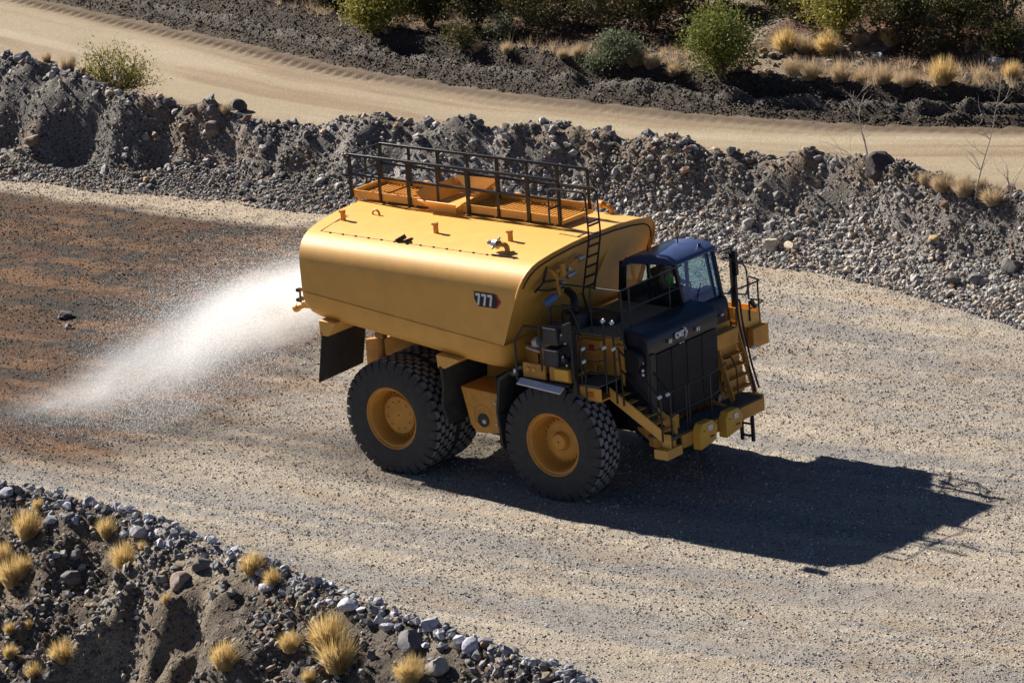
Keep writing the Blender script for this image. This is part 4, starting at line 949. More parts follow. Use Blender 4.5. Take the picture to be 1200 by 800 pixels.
# operator in the cab
PV = paint('hi_vis_green', (.16, .85, .10), .8); SKIN = paint('skin', (.35, .2, .13), .6); TRS = paint('navy_cloth', (.02, .03, .06), .9)
def skinned(name, joints, bones, m_, parent, sub=2):
    me = bpy.data.meshes.new(name); me.from_pydata([j[0] for j in joints], bones, []); me.update()
    o = bpy.data.objects.new(name, me); col.objects.link(o); o.parent = parent
    s_ = o.modifiers.new('skin', 'SKIN')
    for i, j in enumerate(joints): me.skin_vertices[0].data[i].radius = (j[1], j[2] if len(j) > 2 else j[1])
    me.skin_vertices[0].data[0].use_root = True
    s2 = o.modifiers.new('sub', 'SUBSURF'); s2.levels = sub; s2.render_levels = sub
    s_.use_smooth_shade = True
    me.materials.append(m_); return o
PX, PY, PZ = 5.10, 1.42, 3.80
J = [((PX, PY, PZ+.10), .16), ((PX-.04, PY, PZ+.35), .17), ((PX-.02, PY, PZ+.52), .13), ((PX, PY, PZ+.60), .055), ((PX+.03, PY, PZ+.68), .09, .08), ((PX+.03, PY, PZ+.80), .085, .075),
     ((PX-.02, PY-.21, PZ+.49), .065), ((PX+.16, PY-.27, PZ+.24), .05), ((PX+.44, PY-.17, PZ+.24), .035), ((PX+.53, PY-.14, PZ+.26), .035),
     ((PX-.02, PY+.21, PZ+.49), .065), ((PX+.16, PY+.27, PZ+.24), .05), ((PX+.44, PY+.17, PZ+.24), .035), ((PX+.53, PY+.14, PZ+.26), .035),
     ((PX+.05, PY-.11, PZ+.05), .09), ((PX+.46, PY-.14, PZ+.10), .07), ((PX+.52, PY-.14, PZ-.12), .05),
     ((PX+.05, PY+.11, PZ+.05), .09), ((PX+.46, PY+.14, PZ+.10), .07), ((PX+.52, PY+.14, PZ-.12), .05)]
PER = skinned('person', J, [(0, 1), (1, 2), (2, 3), (3, 4), (4, 5), (2, 6), (6, 7), (7, 8), (8, 9), (2, 10), (10, 11), (11, 12), (12, 13), (0, 14), (14, 15), (15, 16), (0, 17), (17, 18), (18, 19)], SKIN, None)
tag(PER, 'driver in a bright green vest seated inside the black truck cab', 'person')
skinned('vest', [((PX, PY, PZ+.12), .185), ((PX-.04, PY, PZ+.35), .195), ((PX-.02, PY, PZ+.50), .15)], [(0, 1), (1, 2)], PV, PER)
skinned('trousers', [((PX, PY, PZ+.06), .15), ((PX+.05, PY-.11, PZ+.05), .10), ((PX+.46, PY-.14, PZ+.10), .08), ((PX+.52, PY-.14, PZ-.10), .06), ((PX+.05, PY+.11, PZ+.05), .10), ((PX+.46, PY+.14, PZ+.10), .08), ((PX+.52, PY+.14, PZ-.10), .06)], [(0, 1), (1, 2), (2, 3), (0, 4), (4, 5), (5, 6)], TRS, PER)
m = MB(); m.lathe([(-.02, .125), (0, .12), (.05, .105), (.09, .07), (.105, .01)], (PX+.03, PY, PZ+.84), 'z', 20); m.box(PX+.12, PX+.2, PY-.07, PY+.07, PZ+.82, PZ+.835); m.build('hard_hat', WHITE, PER, smooth=True)
# ------------------------------------------------------------------ boulders that stand out
def boulder(px, py, size, colr, label, name='boulder', squash=.7, group=None, dz=0, seed=None):
    x, y, z = at(px, py)
    bm = bmesh.new(); bmesh.ops.create_icosphere(bm, subdivisions=3, radius=1)
    rr = np.random.default_rng(seed if seed is not None else int(px*7+py))
    pl = rr.normal(size=(11, 3)); pl /= np.linalg.norm(pl, axis=1)[:, None]; dd = rr.uniform(.55, .85, 11)
    sc_ = np.array((1, rr.uniform(.65, .9), squash))
    off = rr.uniform(0, 50, 3)
    for v in bm.verts:
        c = np.array(v.co[:])
        for k in range(11):
            t = c @ pl[k]-dd[k]
            if t > 0: c = c-pl[k]*t
        c = c*(1+.10*mnoise.noise(Vector(c*2.2+off))+.04*mnoise.noise(Vector(c*6+off)))
        v.co = Vector(c*sc_*size)
    me = bpy.data.meshes.new(name); bm.to_mesh(me); bm.free()
    ca = me.color_attributes.new('stone_colour', 'FLOAT_COLOR', 'POINT'); ca.data.foreach_set('color', np.tile((*colr, 1.0), len(me.vertices)))
    me.materials.append(ROCK); me.shade_smooth(); me.set_sharp_from_angle(angle=R(26))
    o = bpy.data.objects.new(name, me); col.objects.link(o); o.location = (x, y, z+size*squash*.35+dz); o.rotation_euler = (rr.uniform(-.2, .2), rr.uniform(-.2, .2), rr.uniform(0, 6))
    return tag(o, label, 'rock', group)
boulder(1031, 200, .60, (.06, .045, .045), 'large dark red brown boulder sitting on the berm crest below the dead sapling', squash=.62)
BL = [(75, 372, .22, (.12, .09, .10), 'dark purple rock standing alone on the wet brown stretch of road'),
 (80, 384, .13, (.13, .10, .10), 'small dark rock just below the dark purple rock on the wet road'),
 (210, 685, .30, (.30, .22, .19), 'rounded grey and brown boulder in the bank below the road edge'),
 (237, 665, .26, (.12, .11, .11), 'dark flat boulder just right of the rounded brown boulder'),
 (410, 712, .26, (.50, .50, .55), 'pale blue grey flat rock on the road edge above the big straw tufts'),
 (480, 760, .42, (.11, .11, .12), 'big dark boulder below the road edge at the bottom of the picture'),
 (505, 735, .25, (.36, .36, .41), 'grey rock on the edge above the big dark boulder'),
 (553, 760, .24, (.42, .42, .50), 'pointed pale blue rock at the road edge right of the dark boulder'),
 (512, 785, .30, (.34, .31, .29), 'flat topped brown grey boulder at the bottom edge of the picture'),
 (10, 580, .22, (.30, .30, .36), 'blue grey rock at the far left end of the near road edge'),
 (60, 612, .20, (.38, .38, .42), 'pale rock on the edge right of the straw tuft at far left'),
 (165, 628, .26, (.33, .33, .38), 'angular blue grey rock on the edge between two straw tufts'),
 (190, 640, .20, (.42, .42, .48), 'pale angular rock beside the blue grey edge rock'),
 (88, 655, .22, (.14, .13, .13), 'dark rock on the bank left of the leaning straw tuft'),
 (85, 682, .26, (.11, .10, .10), 'dark broad boulder on the upper left bank'),
 (312, 690, .18, (.48, .47, .50), 'flat pale stone beside the double straw tuft'),
 (340, 738, .2, (.15, .14, .14), 'dark stone above the small straw tuft on the right bank'),
 (352, 710, .12, (.50, .38, .16), 'small ochre stone near the road edge'),
 (905, 291, .30, (.50, .43, .34), 'pale tan boulder at the foot of the berm right of the cab'),
 (927, 292, .26, (.46, .38, .29), 'tan boulder next to the pale one at the berm foot'),
 (877, 265, .24, (.34, .32, .31), 'grey block at the berm foot above the cab'),
 (1118, 333, .28, (.12, .11, .11), 'dark pointed rock at the right end of the berm foot'),
 (1143, 331, .26, (.16, .15, .15), 'dark rock pair half on the right berm foot'),
 (1187, 318, .36, (.10, .095, .09), 'large dark rock near the right edge on the berm'),
 (1073, 330, .22, (.33, .30, .28), 'grey brown rock below the blue grey scree on the berm'),
 (1095, 283, .18, (.42, .30, .12), 'ochre yellow stone in the middle of the right berm face'),
 (280, 130, .40, (.07, .065, .065), 'dark lumpy rock at the dip in the berm crest'),
 (140, 100, .42, (.10, .09, .09), 'dark rock on the berm crest under the sparse bush'),
 (25, 72, .34, (.22, .21, .22), 'grey rock on the berm crest at far left'),
 (248, 155, .34, (.22, .17, .13), 'brown rock on the berm face below the crest dip'),
 (40, 168, .30, (.26, .17, .10), 'rusty brown boulder on the left berm face'),
 (172, 212, .16, (.50, .34, .14), 'small ochre stone at the berm foot on the left'),
 (1135, 95, .30, (.24, .22, .20), 'grey rock among the dry grass behind the far road'),
 (1168, 75, .30, (.42, .40, .37), 'pale rock at the right edge beyond the far road'),
 (1030, 72, .28, (.30, .28, .26), 'pale grey rock between the bushes beyond the far road'),
 (510, 22, .30, (.34, .32, .30), 'pale rock in the scrub near the top of the picture')]
for (px, py, s_, c, l) in BL: boulder(px, py, s_, c, l, 'rock' if s_ < .3 else 'boulder')

# ------------------------------------------------------------------ straw tufts
def tuft_mesh(n, h, rad, seed, mat):
    r = np.random.default_rng(seed)
    a = r.uniform(0, 2*PI, n); rr = rad*.42*np.sqrt(r.uniform(0, 1, n)); lean = r.uniform(.05, 1.0, n)**1.1*1.0
    L = h*r.uniform(.55, 1.15, n)*(1-.25*lean); az = a+r.normal(0, .5, n)
    seg = 3; V = []; F = []
    bx = rr*np.cos(a); by = rr*np.sin(a); wd = .0075*h/.6*r.uniform(.7, 1.5, n)
    V = np.zeros((n, 7, 3)); 
    for k in range(4):
        t = k/3; th = lean*(.45+.75*t)          # bends outward
        hx = L*t*np.sin(th)*.9; hz = L*t*np.cos(th*.85)
        cx = bx+hx*np.cos(az); cy = by+hx*np.sin(az); wx = -np.sin(az+1)*wd*(1-t*.7); wy = np.cos(az+1)*wd*(1-t*.7)
        if k < 3:
            V[:, 2*k] = np.stack([cx-wx, cy-wy, hz-.04], 1); V[:, 2*k+1] = np.stack([cx+wx, cy+wy, hz-.04], 1)
        else: V[:, 6] = np.stack([cx, cy, hz-.04], 1)
    o = np.arange(n)[:, None]*7
    q = np.concatenate([o+np.array([[0, 1, 3, 2]]), o+np.array([[2, 3, 5, 4]])]).tolist(); t3 = (o+np.array([[4, 5, 6]])).tolist()
    me = bpy.data.meshes.new('straw'); me.from_pydata(V.reshape(-1, 3).tolist(), [], q+t3); me.update(); me.materials.append(mat); return me
TM = [tuft_mesh(900, .62, .42, i, STRAW) for i in range(4)]; TP = [tuft_mesh(700, .60, .55, 10+i, STRAWP) for i in range(3)]
def tuft(px, py, s_, label, meshes=TM, group=None):
    x, y, z = at(px, py)
    me = meshes[random.randrange(len(meshes))]
    o = bpy.data.objects.new('grass_tuft', me); col.objects.link(o); o.location = (x, y, z); s_ *= .98; o.scale = (s_*.95, s_*.95, s_*random.uniform(1.0, 1.3)); o.rotation_euler = (random.uniform(-.15, .15), random.uniform(-.15, .15), random.uniform(0, 6.28))
    return tag(o, label, 'grass tuft', group)
G1 = 'straw grass tufts on the bank below the road'
NT = [(32, 630, 1.0, 'leaning straw tuft highest on the bank at far left'), (45, 598, .45, 'tiny straw tuft at the road edge above the leaning far left tuft'),
 (5, 660, .8, 'straw tuft cut by the left border of the picture'), (15, 685, 1.0, 'yellow straw tuft below the one cut by the left border'), (30, 672, .8, 'straw tuft touching the yellow one at far left'),
 (125, 628, .75, 'flat straw tuft bending over the edge rocks'), (148, 665, 1.05, 'upright straw tuft on the bank just below the edge rocks'), (168, 645, .35, 'small straw tuft between the edge rocks'),
 (296, 672, .85, 'straw tuft on the road edge in the middle of the bank, left of a pair'), (320, 686, .6, 'smaller straw tuft, right one of the pair on the road edge'),
 (195, 708, .38, 'tiny straw tuft in the middle of the bare bank'), (75, 775, .9, 'straw tuft low on the bank above the left bottom corner'), (12, 772, .5, 'small straw tuft near the left bottom corner'), (40, 795, .6, 'straw tuft cut by the bottom border at far left'),
 (263, 785, .95, 'straw tuft at the bottom of the bank left of the big one'), (340, 762, .75, 'round straw tuft upper left of the big one'), (385, 760, 1.3, 'tall upper half of the biggest straw clump by the bottom border'), (396, 785, 1.35, 'biggest straw tuft on the bank near the bottom border'),
 (482, 800, 1.0, 'straw tuft cut by the bottom border under the dark boulder'), (12, 742, .4, 'tiny straw tuft at the left border above the bottom corner'), (35, 738, .3, 'tiny pale straw sprig on the left bank'), (362, 798, .5, 'low straw tuft beneath the biggest one')]
for (px, py, s_, l) in NT: tuft(px, py, s_, l, TM, G1)
FTU = [(1105, 97, 1.3, 'big round rusty gold grass clump beside the far road', TM), (922, 60, 1.25, 'golden grass clump below the yellow bush', TM), (942, 60, .9, 'pale grass clump joined to the golden one below the yellow bush', TP), (970, 62, 1.3, 'golden grass clump with a rock at its right', TM),
 (1045, 52, 1.1, 'upright yellow grass clump under the dark green bush', TM), (1008, 52, .8, 'grass clump left of the upright yellow one', TP), (930, 88, .9, 'pale dry grass clump on the far road bank right of the green bush', TP), (950, 92, .9, 'pale dry clump second from the green bush', TP),
 (985, 94, 1.0, 'pale dry clump in the middle of the grassy far bank', TP), (1010, 96, .9, 'pale dry clump below the upright yellow grass', TP), (1035, 97, .9, 'pale dry clump right of the middle of the far bank', TP), (1065, 100, .8, 'low dry clump left of the big rusty clump', TP),
 (1150, 96, .8, 'dry clump right of the big rusty clump', TP), (1185, 95, .9, 'dry orange clump at the right border of the far bank', TM), (680, 66, .8, 'pale dry clump above the far windrow', TP), (660, 68, .6, 'small pale clump left of its twin above the windrow', TP),
 (745, 76, .9, 'pale dry clump under the grey green bush', TP), (765, 80, .8, 'dry clump between the two bushes on the far bank', TP), (595, 62, .6, 'pale clump above the windrow near the middle of the top', TP), (790, 88, .7, 'dry clump under the big green bush', TP), (560, 60, .5, 'tiny dry clump left of the others along the windrow', TP),
 (1105, 222, .9, 'pale straw clump on the berm crest right of the boulder', TP), (1130, 228, .8, 'straw clump on the berm crest near the right sapling', TP), (1165, 238, .9, 'straw clump on the berm crest under the right sapling', TP), (1085, 215, .6, 'small straw clump beside the boulder on the crest', TP), (80, 82, .8, 'straw clump under the left side of the sparse bush', TP), (55, 72, .5, 'low straw clump left of the sparse bush', TP), (1150, 222, .5, 'thin pale clump behind the right crest clumps', TP), (265, 133, .5, 'straw sprig at the dip of the berm crest', TP)]
for (px, py, s_, l, ms) in FTU: tuft(px, py, s_, l, ms)
# sparse grass over the far bank nobody could count
def grass_patch(name, n, f, label, s0=.25, s1=.5, mat=STRAWP):
    V = []; F = []
    P = f(n); k = 9
    P = P[:]
    m_ = len(P[0]); X, Y = P; Z = hgt(X, Y)
    b = 16; a = rng.uniform(0, 2*PI, (m_, b)); L = rng.uniform(s0, s1, (m_, 1))*rng.uniform(.5, 1.1, (m_, b)); ln = rng.uniform(.1, .9, (m_, b)); rr = rng.uniform(0, .08, (m_, b))
    bx = X[:, None]+rr*np.cos(a); by = Y[:, None]+rr*np.sin(a); tx = bx+L*np.sin(ln)*np.cos(a); ty = by+L*np.sin(ln)*np.sin(a); tz = Z[:, None]+L*np.cos(ln)
    wx = -np.sin(a+1)*.008; wy = np.cos(a+1)*.008
    Vv = np.stack([np.stack([bx-wx, by-wy, Z[:, None]-.02+0*a], -1), np.stack([bx+wx, by+wy, Z[:, None]-.02+0*a], -1), np.stack([tx, ty, tz], -1)], 2).reshape(-1, 3)
    Ff = np.arange(len(Vv)).reshape(-1, 3)
    me = bpy.data.meshes.new(name); me.vertices.add(len(Vv)); me.vertices.foreach_set('co', Vv.ravel()); me.loops.add(Ff.size); me.loops.foreach_set('vertex_index', Ff.ravel())
    me.polygons.add(len(Ff)); me.polygons.foreach_set('loop_start', np.arange(0, Ff.size, 3)); me.polygons.foreach_set('loop_total', np.full(len(Ff), 3)); me.update(calc_edges=True); me.materials.append(mat)
    o = bpy.data.objects.new(name, me); col.objects.link(o); tag(o, label, 'grass', None, 'stuff')
def far_pts(n):
    X, Y = scatter(n, -50, 10, lambda x: yf(x)+2.5, lambda x: yf(x)+16, lambda X, Y, T: np.clip(.05+1.2*fbm(X*.35+9, Y*.5, 3, 131)+.7*((X > -14) & (Y-yf(X) < 5)), .01, 1)); return X, Y
grass_patch('dry_grass', 9000, far_pts, 'sparse dry pale grass spread between the bushes beyond the far road')

# ------------------------------------------------------------------ bushes
def branches(m, r, p, d, L, rad, depth, tips, spread=.6, up=.15, kids=(3, 4)):
    pts = [p]; rd = [rad]; q = Vector(p); dd = Vector(d)
    for k in range(3):
        dd = (dd+Vector((r.gauss(0, .16), r.gauss(0, .16), r.gauss(0, .12)+up*.4))).normalized(); q = q+dd*L/3; pts.append(q.copy()); rd.append(rad*(1-.2*(k+1)))
    m.tube(pts, rd, 4 if depth > 0 else 3)
    if depth == 0: tips += [(pts[1], dd), (pts[2], dd), (pts[3], dd)]; return
    for k in range(r.randint(*kids)):
        nd = (dd+Vector((r.gauss(0, spread), r.gauss(0, spread), r.gauss(0, spread*.6)+up))).normalized()
        s_ = pts[r.choice((1, 2, 3))] if k else pts[3]
        branches(m, r, s_, nd, L*r.uniform(.5, 1.0), rad*.6, depth-1, tips, spread, up, kids)
def bush(px, py, width, height, mat, label, cat='bush', name='bush', depth=3, stems=7, leaves=26, lsz=.045, seed=1, bark=WOOD, cluster=.16, loc=None):
    r = random.Random(seed); x, y, z = at(px, py) if loc is None else loc
    root = empty(name, (x, y, z-.03), 0, label, cat)
    m = MB(); tips = []
    for k in range(stems):
        a = 2*PI*k/stems+r.uniform(-.4, .4); s_ = r.uniform(.15, 1.0)
        d = Vector((math.cos(a)*s_*width/height*.8, math.sin(a)*s_*width/height*.8, 1)).normalized()
        branches(m, r, Vector((0.05*math.cos(a), .05*math.sin(a), 0)), d, height*.36*r.uniform(.8, 1.15), .022*height/1.5, depth-1, tips)
    m.build('branches', bark, root)
    if leaves:
        n = len(tips)*leaves; g = np.random.default_rng(seed)
        T_ = np.array([t[0][:] for t in tips]); rad_ = np.repeat(g.uniform(.4, 1.7, (len(T_), 1)), leaves, 0); c = np.repeat(T_, leaves, 0)+g.normal(0, cluster, (n, 3))*rad_*np.array((1, 1, .8)); c = c[g.uniform(0, 1, n) < np.repeat(g.uniform(0, 1.5, len(T_))**1.2, leaves)]
        c = c[c[:, 2] > .03]; n = len(c)
        u = g.normal(size=(n, 3)); u /= np.linalg.norm(u, axis=1)[:, None]; v = np.cross(u, g.normal(size=(n, 3))); v /= np.linalg.norm(v, axis=1)[:, None]
        s_ = lsz*g.uniform(.6, 1.4, (n, 1)); V = np.stack([c-u*s_, c+v*s_*.45, c+u*s_, c-v*s_*.45], 1).reshape(-1, 3); F = np.arange(4*n).reshape(-1, 4)
        me = bpy.data.meshes.new('foliage'); me.vertices.add(4*n); me.vertices.foreach_set('co', V.ravel()); me.loops.add(4*n); me.loops.foreach_set('vertex_index', F.ravel())
        me.polygons.add(n); me.polygons.foreach_set('loop_start', np.arange(0, 4*n, 4)); me.polygons.foreach_set('loop_total', np.full(n, 4)); me.update(calc_edges=True); me.materials.append(mat)
        o = bpy.data.objects.new('foliage', me); col.objects.link(o); o.parent = root
    return root
bush(140, 118, 8.0, 1.9, LEAFY, 'sparse yellow green bush with bare twigs growing behind the left berm crest', leaves=5, lsz=.045, seed=3, stems=24, cluster=.15, loc=(-29.6, 19.8, 1.1))
bush(845, 92, 1.7, 2.3, LEAFG, 'big mid green leafy bush beside the far road', leaves=22, lsz=.055, seed=4, stems=16, cluster=.26)
bush(728, 78, 1.1, 1.3, LEAFS, 'grey green rounded bush left of the big green one', leaves=30, lsz=.05, seed=5, stems=9)
bush(440, 38, 1.7, 1.8, LEAFY, 'yellow green bush at the top left of the middle above the windrow', leaves=30, lsz=.06, seed=6, stems=10, cluster=.2)
bush(985, 40, 2.2, 2.3, LEAFY, 'yellow bush behind the golden grass clumps at top right', leaves=20, lsz=.06, seed=7, stems=12, cluster=.22)
bush(1060, 50, 2.2, 2.6, LEAFD, 'dark green bush right of the yellow one at top right', leaves=18, lsz=.06, seed=8, stems=12, cluster=.22)
bush(1120, 40, 1.6, 2.2, LEAFD, 'dark olive bush with bare branches near the top right corner', leaves=14, lsz=.055, seed=9, stems=10)
bush(1180, 30, 2.0, 2.6, LEAFD, 'dark bush in the top right corner', leaves=13, lsz=.06, seed=10, stems=10, cluster=.2)
bush(560, 35, 1.9, 2.4, LEAFD, 'dark olive bush near the top in the middle left', leaves=16, lsz=.06, seed=11, stems=11, cluster=.2)
bush(505, 32, 1.5, 2.0, LEAFD, 'dark low bush right of the top yellow green bush', leaves=24, lsz=.06, seed=12, stems=10, cluster=.18)
bush(620, 28, 1.8, 2.2, LEAFD, 'dark shrub at the top centre, right of the olive one', leaves=14, lsz=.06, seed=13, stems=11, cluster=.2)
bush(710, 38, 1.5, 2.2, LEAFD, 'half bare dark shrub above the grey green bush', leaves=10, lsz=.05, seed=14, stems=10)
bush(765, 35, 1.9, 2.4, LEAFD, 'dark bush behind the left side of the big green bush', leaves=16, lsz=.06, seed=15, stems=11, cluster=.2)
bush(800, 15, 1.9, 2.4, LEAFD, 'dark bush at the top border behind the big green bush', leaves=28, lsz=.06, seed=16, stems=11, cluster=.2)
bush(395, 12, 1.5, 1.8, LEAFD, 'dark small bush at the top border left of the yellow green bush', leaves=24, lsz=.06, seed=17, stems=9, cluster=.18)
bush(660, 8, 2.0, 2.4, LEAFD, 'dark bush cut by the top border at the centre', leaves=14, lsz=.06, seed=18, stems=11, cluster=.2)
bush(900, 5, 1.4, 1.6, LEAFG, 'green bush at the top border above the red soil', leaves=24, lsz=.06, seed=19, stems=9)
bush(700, 80, .5, .6, LEAFS, 'small grey sprig left of the grey green bush', leaves=12, lsz=.04, seed=20, stems=6)
bush(1180, 62, .9, .9, LEAFD, 'low dark shrub by the right border beyond the far road', leaves=20, lsz=.05, seed=21, stems=8)
for k, (px, py, wd, ht, mt, lv, lab) in enumerate([
 (330, 2, 1.6, 1.5, LEAFD, 10, 'low half bare shrub furthest left along the top border'),
 (470, 12, 1.6, 2.2, LEAFD, 16, 'dark ragged shrub between the yellow green bush and the dark low bush'),
 (530, 8, 1.8, 2.4, LEAFD, 20, 'tall dark shrub behind the dark low bush at the top border'),
 (590, 8, 1.8, 2.4, LEAFD, 18, 'tall ragged dark shrub at the top border left of centre'),
 (640, 40, 1.2, 1.3, LEAFD, 12, 'low brown olive shrub in front of the centre dark shrub'),
 (590, 48, 1.1, 1.0, LEAFS, 8, 'low thin greyish shrub above the windrow left of centre'),
 (680, 30, 1.3, 1.6, LEAFD, 12, 'thin dark shrub just left of the half bare dark one'),
 (735, 12, 1.7, 2.2, LEAFD, 20, 'dark shrub at the top border above the grey green bush'),
 (850, 8, 1.8, 2.2, LEAFG, 22, 'loose green shrub at the top border above the big green bush'),
 (930, 22, 1.2, 1.3, LEAFD, 10, 'small dark shrub on the red soil left of the yellow bush'),
 (960, 2, 1.8, 2.0, LEAFY, 18, 'yellowish shrub at the top border behind the yellow bush'),
 (1025, 12, 1.8, 2.4, LEAFD, 22, 'dark shrub at the top border between the yellow and the dark green bush'),
 (1095, 8, 1.8, 2.4, LEAFD, 18, 'dark shrub at the top border behind the bare branched olive bush'),
 (1150, 50, 1.3, 1.5, LEAFD, 9, 'half bare shrub between the olive bush and the right border'),
 (1095, 62, 1.0, .9, LEAFD, 8, 'low dark shrub above the big rusty gold grass clump'),
 (540, 55, .9, .9, LEAFD, 9, 'knee high dark shrub just above the windrow at the middle left'),
 (420, 5, 1.8, 2.0, LEAFD, 18, 'dark shrub at the top border behind the yellow green bush')]):
    bush(px, py, wd*1.4, ht, mt, lab, leaves=int(lv*.7), lsz=.05, seed=40+k, stems=8, cluster=.22)
# bare saplings on the berm
def sapling(px, py, h, label, lean, seed):
    x, y, z = at(px, py); root = empty('dead_sapling', (x, y, z-.05), 0, label, 'dead tree'); r = random.Random(seed); m = MB()
    pts = [Vector((0, 0, 0))]; d = Vector((lean, 0, 1)).normalized()
    for k in range(7): d = (d+Vector((r.gauss(0, .07), r.gauss(0, .07), .05))).normalized(); pts.append(pts[-1]+d*h/7)
    m.tube(pts, [.026*(1-k/8.5) for k in range(8)], 5); m.build('trunk', TWIG, root)
    m = MB(); tips = []
    for k in range(14):
        p = pts[r.randint(2, 7)]; a = r.uniform(0, 6.28); nd = Vector((math.cos(a)*.8, math.sin(a)*.8, .7)).normalized()
        branches(m, r, p, nd, h*.16, .009, 1, tips, .5, .2, (2, 3))
    m.build('twigs', TWIG, root)
sapling(1018, 192, 2.0, 'bare upright dead sapling rising behind the dark boulder', .02, 5)
sapling(1142, 235, 2.9, 'tall thin bare sapling on the crest near the right border', .1, 8)
def sprig(px, py, h, label, seed, ang):
    x, y, z = at(px, py); root = empty('dead_shrub', (x, y, z-.05), 0, label, 'dead shrub'); r = random.Random(seed); m = MB(); tips = []
    for k in range(5): branches(m, r, Vector((0, 0, 0)), Vector((ang+r.gauss(0, .5), r.gauss(0, .4), .8)).normalized(), h*.4, .014, 2, tips, .4, .1, (1, 2))
    m.build('branches', TWIG, root)
sprig(1008, 198, 1.5, 'low bare branch leaning left from the dark boulder', 2, -1.5)
sprig(1185, 238, 1.4, 'leafless twiggy shrub on the crest at the right border', 4, .0)

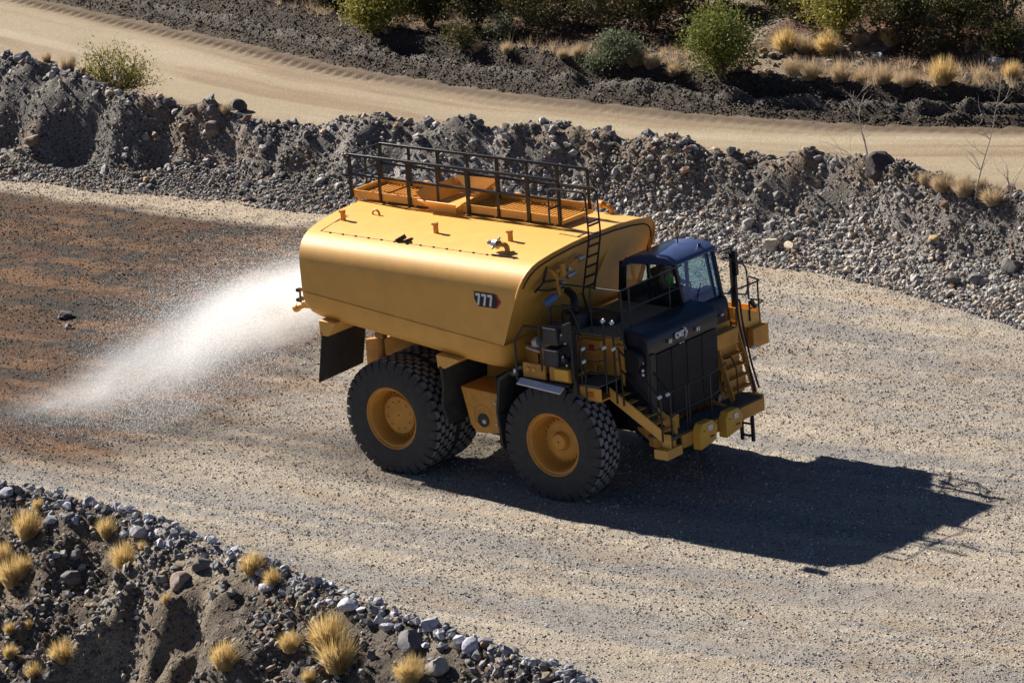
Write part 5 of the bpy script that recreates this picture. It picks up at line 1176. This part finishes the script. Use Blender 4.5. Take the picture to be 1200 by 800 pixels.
# ------------------------------------------------------------------ the water spray
def spray():
    g = np.random.default_rng(5); V = []; n_each = 115000
    allp = []; vel = []
    for (y0, spread, k) in ((-2.2, (-.40, .12), 1.3), (-.9, (-.38, .10), 1.0), (.9, (-.36, .08), .9), (2.2, (-.36, .05), .7)):
        n = int(n_each*k); th = g.uniform(*spread, n); ph = g.normal(.08, .22, n); v0 = (5.8+4.1*g.uniform(0, 1, n)**.8)*(1-.15*np.abs(th))
        # finer drops are slowed more and hang near the nozzle
        t = .05+g.uniform(0, 1, n)**1.1*1.15
        vx = -np.cos(th)*np.cos(ph)*v0; vy = np.sin(th)*np.cos(ph)*v0*.75; vz = np.sin(ph)*v0
        drag = g.uniform(.15, .8, n); f = (1-np.exp(-drag*t))/drag
        x = -2.9+vx*f; y = y0+vy*f; z = 3.43+vz*f-4.9*t*t*.95
        j = .09+.13*t; x += g.normal(0, 1, n)*j; y += g.normal(0, 1, n)*j; z += g.normal(0, 1, n)*j*.8
        ok = (z > .02) & (g.uniform(0, 1, n) < np.clip(.42+1.5*fbm(th*9+y0, ph*7, 3, 201), .08, 1))
        allp.append(np.stack([x, y, z], 1)[ok]); d = np.stack([vx*np.exp(-drag*t), vy*np.exp(-drag*t), vz-9.8*t], 1)[ok]; vel.append(d/np.linalg.norm(d, axis=1)[:, None])
    # mist lying over the landing strip
    n = 16000; x = g.uniform(-11.0, -7, n); y = g.normal(0, 1.6, n)-1.5; z = np.abs(g.normal(0, .15, n)); allp.append(np.stack([x, y, z+.05], 1)[: n]); d = g.normal(size=(n, 3)); vel.append(d/np.linalg.norm(d, axis=1)[:, None])
    P = np.concatenate(allp); D = np.concatenate(vel); n = len(P)
    s_ = (.003+.0055*g.uniform(0, 1, n)**3)[:, None]
    a = np.cross(D, (0.3, .5, .81)); a /= np.linalg.norm(a, axis=1)[:, None]; b = np.cross(D, a)
    L = s_*g.uniform(1.5, 3.6, (n, 1))
    V = np.stack([P-D*L, P+a*s_, P+b*s_*.9-a*s_*.5, P-b*s_*.9-a*s_*.5, P+D*L], 1).reshape(-1, 3)
    F = (np.array([[0, 2, 1], [0, 3, 2], [0, 1, 3], [4, 1, 2], [4, 2, 3], [4, 3, 1]])[None]+(np.arange(n)*5)[:, None, None]).reshape(-1, 3)
    me = bpy.data.meshes.new('water_spray'); me.vertices.add(len(V)); me.vertices.foreach_set('co', V.ravel()); me.loops.add(F.size); me.loops.foreach_set('vertex_index', F.ravel())
    me.polygons.add(len(F)); me.polygons.foreach_set('loop_start', np.arange(0, F.size, 3)); me.polygons.foreach_set('loop_total', np.full(len(F), 3)); me.update(calc_edges=True)
    m_, nn, p = newmat('water_drops'); p.inputs['Base Color'].default_value = (.85, .88, .92, 1); p.inputs['Roughness'].default_value = .3
    t = N(nn, 'ShaderNodeBsdfTranslucent'); t.inputs[0].default_value = (.9, .93, .97, 1); mx = N(nn, 'ShaderNodeMixShader'); mx.inputs[0].default_value = .7
    tr = N(nn, 'ShaderNodeBsdfTransparent'); m2 = N(nn, 'ShaderNodeMixShader'); m2.inputs[0].default_value = .72
    nn.links.new(p.outputs[0], mx.inputs[1]); nn.links.new(t.outputs[0], mx.inputs[2]); nn.links.new(mx.outputs[0], m2.inputs[1]); nn.links.new(tr.outputs[0], m2.inputs[2]); nn.links.new(m2.outputs[0], nn.nodes['Material Output'].inputs[0])
    me.materials.append(m_); me.polygons.foreach_set('use_smooth', np.ones(len(F), bool))
    o = bpy.data.objects.new('water_spray', me); col.objects.link(o)
    # fine mist: soft even volumes along the arc of the spray
    def mist(c, s, pitch, yaw, dens):
        m, n, p = newmat('fine_mist'); n.nodes.remove(p)
        tc = N(n, 'ShaderNodeTexCoord'); gr = N(n, 'ShaderNodeTexGradient', gradient_type='SPHERICAL'); nz = N(n, 'ShaderNodeTexNoise'); nz.inputs['Scale'].default_value = 2.2; nz.inputs['Detail'].default_value = 3
        n.links.new(tc.outputs['Object'], gr.inputs[0]); n.links.new(tc.outputs['Object'], nz.inputs['Vector'])
        pw = N(n, 'ShaderNodeMath', operation='POWER'); pw.inputs[1].default_value = 1.5; n.links.new(gr.outputs['Fac'], pw.inputs[0])
        mr = N(n, 'ShaderNodeMapRange'); mr.inputs[1].default_value = .3; mr.inputs[2].default_value = .7; mr.inputs[3].default_value = .4*dens; mr.inputs[4].default_value = 1.6*dens; n.links.new(nz.outputs[0], mr.inputs[0])
        mu = N(n, 'ShaderNodeMath', operation='MULTIPLY'); n.links.new(pw.outputs[0], mu.inputs[0]); n.links.new(mr.outputs[0], mu.inputs[1])
        vs = N(n, 'ShaderNodeVolumeScatter'); vs.inputs['Color'].default_value = (.96, .97, 1, 1); vs.inputs['Anisotropy'].default_value = .35; n.links.new(mu.outputs[0], vs.inputs['Density'])
        n.links.new(vs.outputs[0], n.nodes['Material Output'].inputs['Volume'])
        b = bmesh.new(); bmesh.ops.create_icosphere(b, subdivisions=3, radius=1); me2 = bpy.data.meshes.new('mist'); b.to_mesh(me2); b.free(); me2.materials.append(m)
        q = bpy.data.objects.new('mist', me2); col.objects.link(q); q.location = c; q.scale = s; q.rotation_euler = (0, pitch, yaw); q.parent = o
    mist((-4.7, -.5, 2.9), (2.5, 2.6, 1.15), R(-16), R(12), 1.25)
    mist((-6.8, -1.2, 2.0), (2.8, 2.4, 1.1), R(-32), R(14), .65)
    mist((-9.2, -2.0, .85), (2.3, 2.0, .95), R(-36), R(14), .32)
    mist((-10.6, -2.6, .3), (2.2, 1.9, .5), R(-12), R(14), .2)
    tag(o, 'white fan of water sprayed from the rear of the yellow truck onto the road', 'water spray', None, 'stuff')
spray()
